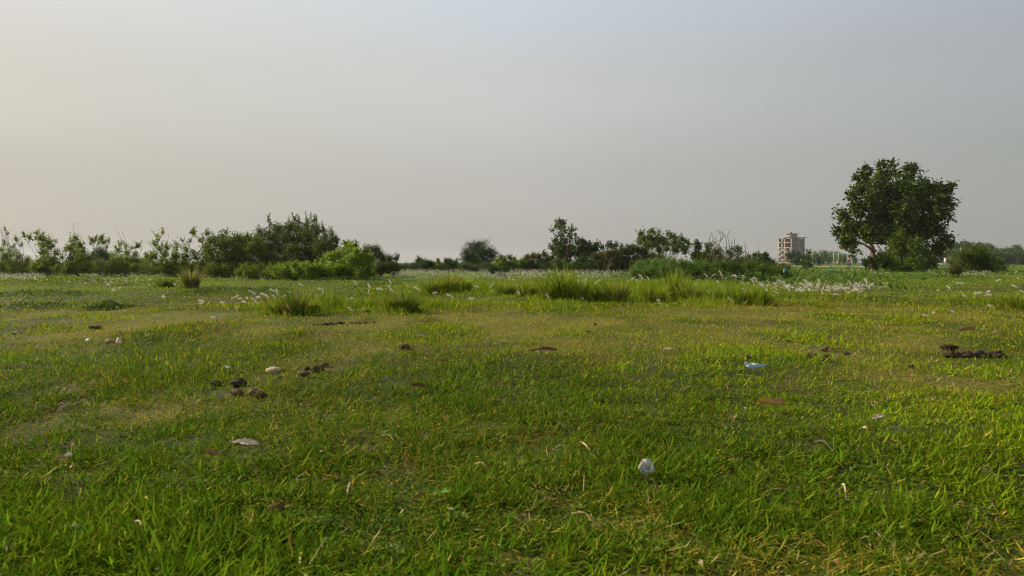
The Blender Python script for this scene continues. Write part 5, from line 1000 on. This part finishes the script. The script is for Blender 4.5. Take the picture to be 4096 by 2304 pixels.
def weedlet(label, px, py, rpx, n, col, seed, wr=0.4, up=0.6):
    g = GP(px, py); s = scale_px(px, py); r = np.random.default_rng(seed); b = MB(); Lp = rpx * s
    a = np.linspace(0, 6.28, n, endpoint=False) + r.uniform(0, .6, n); ax = unit(np.stack([np.cos(a), np.sin(a), np.full(n, up)], 1))
    V, T, C = leaf_quads(np.tile([0, 0, 0.035], (n, 1)), ax, np.tile([0, 0, 1.0], (n, 1)), np.full(n, Lp), np.full(n, Lp * wr), np.tile(col, (n, 1)) * r.uniform(.85, 1.2, (n, 1)), 0.1)
    root = thing('small_weed', label, 'weed', g, 'small leafy weeds in the turf'); b.add(V, None, T, C); b.build('leaves', M_LEAF, root)
    b = MB(); b.tube([[0, 0, 0], [0, 0, 0.036]], [0.0015, 0.0012], 5, np.array(col) * 0.8); b.build('stem', M_LEAF, root)
for i, a in enumerate([('small weed with rounded bright leaves in the centre-left foreground', 1765, 2020, 48, 6), ('clover-like bright weed at the right edge', 4078, 1448, 20, 5), ('tiny bright round-leaved weed in the right turf', 3336, 1313, 9, 5), ('upright broad blade weed in the left turf', 514, 1490, 26, 3), ('pale green leafy weed at the right edge above the clover', 4080, 1330, 12, 5), ('small weed in the central turf', 2370, 1390, 14, 5)]):
    weedlet(a[0], a[1], a[2], a[3], a[4], (0.16, 0.30, 0.03), 800 + i, up=2.2 if i == 3 else 0.5)

# straw tufts
def tuft(label, px, py, rpx, col, seed, n=26, wr=0.05):
    g = GP(px, py); s = scale_px(px, py); r = np.random.default_rng(seed)
    V, Q, T, C = blades(r.normal(size=(n, 3)) * [rpx * s * .15, rpx * s * .15, 0] + [0, 0, .01], r.uniform(.5, 1.1, n) * rpx * s, np.full(n, max(rpx * s * wr, 0.0015)), r.uniform(0, 6.28, n), r.uniform(0.3, 1.3, n), r.uniform(0, .8, n), np.tile(col, (n, 1)) * r.uniform(.7, 1.3, (n, 1)), 3)
    o = mk('straw_tuft', V, [Q, T], M_DRYLEAF, None, C); o.location = g; tag(o, label, 'straw', 'dry straw tufts in the turf')
for i, a in enumerate([('pale straw star behind the flat brown leaf pair', 2191, 1278, 26), ('straw tuft right of the grey narrow leaf', 3640, 1535, 20), ('spiky straw tuft right of the small tan leaf', 3735, 1610, 26), ('straw tuft in the lower right turf', 3950, 1890, 50), ('straw tuft at the left foreground', 560, 2110, 50), ('straw tuft left of the tan curled leaf', 2930, 1650, 36),
                       ('tan straw tuft at the middle left', 280, 1760, 50), ('straw tuft above the pale leaf on the left', 360, 1530, 30), ('straw tuft in the far left turf', 80, 1350, 24), ('orange-brown straw tuft on the right turf', 3590, 1228, 18), ('straw tuft at the right meadow edge', 3980, 1345, 30), ('fine straw tuft in the centre turf', 1450, 1510, 30), ('fine straw tuft below centre', 2320, 1500, 24),
                       ('straw tuft in the lower right corner', 3880, 2100, 50), ('straw tuft in the central foreground', 1690, 1755, 45), ('straw tuft in the left foreground dry patch', 700, 1650, 40), ('straw tuft beside the upright brown leaf', 330, 1690, 40), ('straw tuft near the left-hand clods', 780, 1590, 40)]):
    tuft(a[0], a[1], a[2], a[3], (0.48, 0.36, 0.17), 830 + i)

# ------------------------------------------------------------------ unfinished building
def building():
    D0 = 420.0; s = D0 / F
    cx = (3166 - 2048) * s
    A = 10.8; st = 3.1; ztop = CAMH + (HZ - 949) * s; zb = ztop - 5 * st
    root = thing('unfinished_building', 'unfinished multi-storey concrete and brick building with open floors and a roof tank', 'building', (cx, D0, 0))
    # local frame: u along left face (away to the left/back), v along right face
    ca = math.radians(23); U = np.array([-math.sin(ca), math.cos(ca), 0]); Vv = np.array([math.cos(ca), math.sin(ca), 0])
    M = np.eye(4); M[:3, 0] = Vv; M[:3, 1] = U; M[:3, 2] = [0, 0, 1]
    CO = (0.30, 0.235, 0.175)
    def part(name, boxes, mat, col=CO, parent=root):
        b = MB()
        for lo, hi in boxes: b.box(lo, hi, col, M)
        return b.build(name, mat, parent)
    zs = [zb + st * k for k in range(6)]
    for k in range(6):
        z = zs[k]
        if k == 5: part('roof_slab', [((-1.0, -1.0, z - 0.12), (A + 1.2, A + 1.2, z + 0.14))], M_CONC, (0.32, 0.28, 0.24))
        else: part('floor_slab', [((0.06, 0.06, z - 0.30), (A - 0.06, A - 0.06, z))], M_CONC)
    cols = []
    for vx in (0, 5.5, A - 0.5):
        for uy in (0, 5.5, A - 0.5):
            part('column', [((vx, uy, 0), (vx + 0.55, uy + 0.55, zs[5] - 0.121))], M_CONC, (0.36, 0.29, 0.215))
    # right face wall (u=0 plane) with window openings, v from 0.55 to A-0.5
    wins = [(1.7, 2.5), (4.0, 5.3), (8.9, 10.3)]
    def wall(name, z0, z1, wz0, wz1, wins, axis, pos, th=0.25, lo=0.56, hi=A - 0.51, mat=M_BRICK, col=CO):
        bx = []
        def bb(a, b_, c, d_):
            return ((a, pos, c), (b_, pos + th, d_)) if axis == 'v' else ((pos, a, c), (pos + th, b_, d_))
        x = lo
        for (a, b_) in wins:
            bx.append(bb(x, a, z0, z1)); bx.append(bb(a, b_, z0, wz0)); bx.append(bb(a, b_, wz1, z1)); x = b_
        bx.append(bb(x, hi, z0, z1)); return part(name, bx, mat, col)
    for k in range(5):
        z0 = zs[k] + 0.002; z1 = zs[k + 1] - 0.302 if k < 4 else zs[5] - 0.6
        wall('brick_wall', z0, z1, z0 + 0.95, z0 + 2.35, wins, 'v', 0.03)
        wall('back_wall', z0, z1, z0 + 0.8, z0 + 2.4, [(1.5, 3.0), (7.0, 8.6), (9.2, 10.4)], 'u', A - 0.33)          # facade opposite the open side
        wall('back_wall', z0, z1, z0 + 0.8, z0 + 2.4, [(2.0, 3.4), (6.6, 8.2)], 'v', A - 0.33)
        # edge beams of the open left face
        part('edge_beam', [((-0.02, 0.56, zs[k] - 0.30), (0.055, 5.49, zs[k] + 0.15)), ((-0.02, 6.06, zs[k] - 0.30), (0.055, A - 0.51, zs[k] + 0.15))], M_CONC, (0.36, 0.29, 0.215))
        part('window_ledge', [((0.6, -0.25, z0 + 2.45), (5.5, 0.028, z0 + 2.55))], M_CONC, (0.44, 0.38, 0.31))
        if k in (1, 2):
            part('balcony_parapet', [((-0.9, 1.2, zs[k] - 0.1), (-0.03, 4.6, zs[k] + 0.02)), ((-0.9, 1.2, zs[k] + 0.021), (-0.75, 4.6, zs[k] + 0.8)), ((-0.9, 6.9, zs[k] - 0.1), (-0.03, 9.9, zs[k] + 0.02)), ((-0.9, 6.9, zs[k] + 0.021), (-0.75, 9.9, zs[k] + 0.8))], M_CONC, (0.30, 0.23, 0.17))
        if k < 3:
            [part('partition_wall', [bx_], M_BRICK) for bx_ in (((0.3, 0.6, z0), (0.5, 2.0, z1)), ((0.3, 4.0, z0), (0.5, 5.45, z1)), ((0.3, 6.1, z0), (0.5, 7.2, z1)), ((0.3, 9.0, z0), (0.5, A - 0.55, z1)))]
        if True:
            [part('partition_wall', [bx_], M_BRICK) for bx_ in (((5.0, 0.9, z0), (5.2, 4.5, z1)), ((5.0, 7.2, z0), (5.2, A - 0.6, z1)))]
    part('ground_floor_wall', [((0.56, 0.05, 0), (A - 0.51, 0.28, zs[0] - 0.302)), ((0.1, 0.56, 0), (0.3, A - 0.51, zs[0] - 0.302))], M_BRICK) if zs[0] - .302 > 0.1 else None
    z = zs[5] + 0.142
    sr = MB(); sr.box((4.4, 4.2, z), (9.0, 8.4, z + 2.3), (0.30, 0.215, 0.165), M); stair = sr.build('stair_room', M_CONC, root)
    sr = MB(); sr.box((3.3, 3.1, z + 2.302), (10.0, 9.4, z + 2.46), (0.32, 0.28, 0.24), M); sr.build('stair_roof', M_CONC, stair)
    b = MB(); t = M[:3, :3] @ np.array([6.4, 6.6, 0]); a = z + 2.462
    b.tube([t + [0, 0, a], t + [0, 0, a + 1.0], t + [0, 0, a + 1.12], t + [0, 0, a + 1.2]], [0.55, 0.56, 0.45, 0.2], 16, (0.02, 0.035, 0.045)); b.build('water_tank', M_PLASTIC, root, True)
    # rebar stubs
    b = MB()
    for (vx, uy) in ((A, A - 0.3), (A - 0.3, 0.3), (0.2, A - 0.3)):
        t = M[:3, :3] @ np.array([vx, uy, 0]); b.tube([t + [0, 0, z], t + [0, 0, z + 1.6]], [0.05, 0.04], 5, (0.2, 0.15, 0.12))
    b.build('rebar', M_CONC, root)
    return root
building()

# posts, pylon, wires, wall
def post(label, px, top, base_d, wid, col, arms=False, name='concrete_post'):
    x = (px - 2048) / F * base_d; z = CAMH + (HZ - top) / F * base_d
    root = thing(name, label, 'pole', (x, base_d, 0), 'poles on the far side'); b = MB()
    b.tube([[0, 0, 0], [0, 0, z * .6], [0, 0, z]], [wid * .5, wid * .46, wid * .40], 8, col); b.build('shaft', M_CONC, root, True)
    b = MB()
    if arms:
        b.box((-1.6, -0.06, z * .82), (1.6, 0.06, z * .82 + 0.14), col); b.box((-1.1, -0.06, z * .92), (1.1, 0.06, z * .92 + 0.12), col); b.build('crossarm', M_CONC, root)
    else:
        b.tube([[0, 0, z], [0, 0, z + .06]], [wid * .44, wid * .3], 8, col); b.build('cap', M_CONC, root)
    return root
post('left one of the two pale posts behind the track', 3334, 1013, 150, 0.2, (0.55, 0.47, 0.34)); post('right one of the two pale posts behind the track', 3353, 1012, 150, 0.2, (0.55, 0.47, 0.34))
post('thin far power pole with crossarms under the big tree', 3444, 1018, 420, 0.45, (0.35, 0.32, 0.28), True, 'power_pole'); post('pale marker pole standing behind the dark bush on the right', 3844, 993, 62, 0.10, (0.62, 0.50, 0.26), name='marker_pole')
post('faint thin pole left of the building', 3091, 1036, 330, 0.35, (0.30, 0.29, 0.27), True, 'power_pole')
def wire(label, a, c, d0, d1):
    p0 = P(a[0], a[1], d0); p1 = P(c[0], c[1], d1); t = np.linspace(0, 1, 9)[:, None]; q = p0 * (1 - t) + p1 * t; q[:, 2] -= (4 * t * (1 - t))[:, 0] * 0.5
    b = MB(); b.tube(q - p0, np.full(9, 0.035), 4, (0.10, 0.10, 0.10)); o = b.build('power_line', M_CONC, None); o.location = p0; tag(o, label, 'wire', 'power lines')
wire('upper power line left of the building', (2960, 1030), (3330, 1018), 330, 330); wire('middle power line left of the building', (2960, 1037), (3330, 1024), 330, 330); wire('lower power line left of the building', (2960, 1042), (3330, 1030), 330, 330)
wire('upper power line under the big tree', (3330, 1024), (3560, 1027), 400, 400); wire('lower power line under the big tree', (3330, 1034), (3560, 1036), 400, 400)
def low_wall():
    root = thing('low_wall', 'low whitish wall glimpsed right of the yellow-green bush', 'wall', (P(3772, 0, 120)[0], 120, 0))
    b = MB(); b.box((-1.2, 0, 0), (1.2, 0.3, 0.45), (0.68, 0.64, 0.54)); b.build('wall', M_CONC, root)
    b = MB(); b.box((-1.25, -0.05, 0.452), (1.25, 0.35, 0.52), (0.62, 0.58, 0.5)); b.box((0.35, -0.03, 0.522), (0.65, 0.3, 1.4), (0.6, 0.55, 0.45)); b.build('coping', M_CONC, root)
low_wall()
# parked vehicle with blue cover, mostly hidden by the low bush
def cart():
    d = 52; root = thing('covered_cart', 'dark blue covered cart mostly hidden behind the low bush left of the trunk', 'cart', (P(3464, 0, d)[0], d, 0)); b = MB()
    q = smooth_path([[-0.25, 0, 0.35], [-0.2, 0, 0.56], [0.0, 0, 0.64], [0.2, 0, 0.58], [0.25, 0, 0.35]], 4)
    V = []; n = len(q)
    for yy in (-0.35, -0.2, 0.2, 0.35):
        for p in q: V.append([p[0] * (1 if abs(yy) < .3 else .85), yy, p[2] * (1 if abs(yy) < .3 else .9)])
    Q = [[k * n + j, k * n + j + 1, (k + 1) * n + j + 1, (k + 1) * n + j] for k in range(3) for j in range(n - 1)]
    b.add(V, Q, None, (0.03, 0.05, 0.20)); b.build('cover', M_CLOTH, root, True)
    b = MB(); b.box((-0.24, -0.33, 0.26), (0.24, 0.33, 0.345), (0.25, 0.28, 0.32)); b.build('body', M_CONC, root)
    for s in (-1, 1):
        b = MB(); a = np.linspace(0, 2 * np.pi, 17); b.tube(np.stack([np.cos(a) * .15, np.full(17, s * .36), .16 + np.sin(a) * .15], 1), np.full(17, .022), 6, (0.03, .03, .03)); b.build('wheel', M_PLASTIC, root, True)
cart()

# ------------------------------------------------------------------ people
def skin_body(name, joints, edges, mat, root, col):
    me = bpy.data.meshes.new(name); me.from_pydata([j[:3] for j in joints], edges, []); o = bpy.data.objects.new(name, me); COLL.objects.link(o)
    m = o.modifiers.new('skin', 'SKIN'); o.modifiers.new('sub', 'SUBSURF').levels = 1
    for i, j in enumerate(joints): me.skin_vertices[0].data[i].radius = (j[3], j[4] if len(j) > 4 else j[3])
    me.skin_vertices[0].data[0].use_root = True
    dg = bpy.context.evaluated_depsgraph_get(); ev = o.evaluated_get(dg); m2 = bpy.data.meshes.new_from_object(ev)
    V = np.array([v.co[:] for v in m2.vertices]); bpy.data.objects.remove(o)
    Fq = [list(p.vertices) for p in m2.polygons]; q = [f for f in Fq if len(f) == 4]; t = [f for f in Fq if len(f) == 3]
    return V, q, t
def person(label, px, d, facing, top_fn, pack, arm_pose, sc=1.0):
    root = thing('person', label, 'person', (P(px, 0, d)[0], d, 0.012), None, facing); root.scale = (sc * 1.22, sc * 1.15, sc)
    J = [(0, 0, .95, .15, .11), (0, 0, 1.10, .14, .10), (0, 0, 1.28, .17, .11), (0, 0, 1.42, .13, .09), (0, 0, 1.50, .055), (0, .01, 1.56, .06, .065), (0, .01, 1.64, .085, .095), (0, .01, 1.72, .07, .08)]
    E = [(i, i + 1) for i in range(7)]
    def chain(start, pts):
        k = start
        for p in pts: J.append(p); E.append((k, len(J) - 1)); k = len(J) - 1
        return k
    for s in (-1, 1): chain(0, [(s * .10, 0, .88, .10), (s * .12, .02, .50, .065), (s * .13, -.01, .28, .058), (s * .13, -.02, .09, .042), (s * .14, .13, .035, .035)])
    for s, pose in zip((-1, 1), arm_pose):
        k = chain(3, [(s * .19, 0, 1.41, .062)] + [(s * x, y, z, r) for x, y, z, r in pose])
        hx, hy, hz, _ = J[k][:4] if len(J[k]) > 3 else (*J[k], 0)
        ex, ey, ez = J[k - 1][:3]; dv = unit(np.array([hx - ex, hy - ey, hz - ez])); sd_ = unit(np.cross(dv, [0.1, 1, 0.3]))
        palm = np.array([hx, hy, hz]) + dv * .07; J.append((*palm, .030, .018)); E.append((k, len(J) - 1)); kp = len(J) - 1
        for f, ln in zip((-1.5, -.5, .5, 1.5), (.055, .075, .07, .05)):
            a_ = palm + sd_ * f * .018 + dv * .025; b_ = a_ + dv * ln + np.array([0, .015, 0]); J.append((*a_, .009)); E.append((kp, len(J) - 1)); J.append((*b_, .007)); E.append((len(J) - 2, len(J) - 1))
        th = np.array([hx, hy, hz]) + dv * .03 - sd_ * .04; J.append((*th, .010)); E.append((k, len(J) - 1)); J.append((*(th + dv * .035 - sd_ * .012), .008)); E.append((len(J) - 2, len(J) - 1))
    V, q, t = skin_body('body', J, E, M_SKIN, root, None)
    C = np.array([top_fn(v) for v in V]); mk('body', V, [q, t] if t else [q], M_CLOTH, root, C, True)
    # hair cap
    b = MB(); nu, nv = 12, 7; HV = []
    for i in range(nv + 1):
        th = math.pi * .62 * i / nv
        for j in range(nu):
            ph = 2 * math.pi * j / nu; HV.append([.098 * math.sin(th) * math.cos(ph), -.012 + .108 * math.sin(th) * math.sin(ph), 1.675 + .105 * math.cos(th)])
    b.add(HV, [[i * nu + j, i * nu + (j + 1) % nu, (i + 1) * nu + (j + 1) % nu, (i + 1) * nu + j] for i in range(nv) for j in range(nu)], None, (0.012, 0.011, 0.010)); b.build('hair', M_CLOTH, root, True)
    if pack:
        b = MB(); M2 = np.eye(4)
        q = [(1.05, .13, .10), (1.10, .16, .13), (1.25, .165, .15), (1.38, .15, .13), (1.45, .10, .08)]; HV = []
        for z, w, dp in q:
            for a in np.linspace(0, 2 * np.pi, 12, endpoint=False):
                ca_, sa_ = math.cos(a), math.sin(a); HV.append([np.sign(ca_) * abs(ca_) ** .6 * w, -.20 + np.sign(sa_) * abs(sa_) ** .6 * dp * .8, z])
        b.add(HV, [[i * 12 + j, i * 12 + (j + 1) % 12, (i + 1) * 12 + (j + 1) % 12, (i + 1) * 12 + j] for i in range(4) for j in range(12)], None, (0.05, 0.035, 0.035)); b.build('backpack', M_CLOTH, root, True)
    return root
def c_black(v):
    if v[2] > 1.50: return (0.16, 0.09, 0.06)
    if v[2] < 0.06: return (0.03, 0.025, 0.02)
    if abs(v[0]) > .2 and v[2] < .84: return (0.2, 0.11, 0.07)
    return (0.022, 0.020, 0.024) if v[2] > .93 else (0.012, 0.014, 0.017)
def c_shirt(v):
    if v[2] > 1.50: return (0.22, 0.12, 0.07)
    if v[2] > .92:
        k = math.sin(v[0] * 40 + v[2] * 23) * math.sin(v[2] * 38 - v[0] * 15); return (0.62, 0.50, 0.44) if k > -.15 else (0.36, 0.12, 0.09)
    return (0.03, 0.025, 0.03)
person('walker in black clothes with a backpack, seen from behind on the track', 3272, 108, 0.0, c_black, True, [[(.27, -.02, 1.13, .045), (.28, .05, .88, .032)], [(.31, .02, 1.16, .045), (.36, .20, 1.24, .032)]])
person('walker in a pale red-patterned shirt and dark trousers on the track under the tree', 3397, 108, 2.6, c_shirt, False, [[(.24, .0, 1.13, .045), (.20, .16, 1.02, .032)], [(.25, -.02, 1.13, .045), (.24, .06, .88, .032)]])

# ------------------------------------------------------------------ haze: one closed box of even air
def haze():
    b = MB(); b.box((-1750, -60, -1.2), (1750, 1600, 23.0)); 
    m = bpy.data.materials.new('haze'); m.use_nodes = True; t = m.node_tree; t.nodes.clear()
    o = t.nodes.new('ShaderNodeOutputMaterial'); v = t.nodes.new('ShaderNodeVolumePrincipled'); v.inputs['Color'].default_value = (0.80, 0.83, 0.86, 1); v.inputs['Density'].default_value = 0.0003; v.inputs['Anisotropy'].default_value = 0.3
    t.links.new(v.outputs[0], o.inputs['Volume'])
    h = b.build('haze', m); h['kind'] = 'stuff'; h['label'] = 'thin pale haze over the whole field'; h['category'] = 'haze'
    return h
haze()
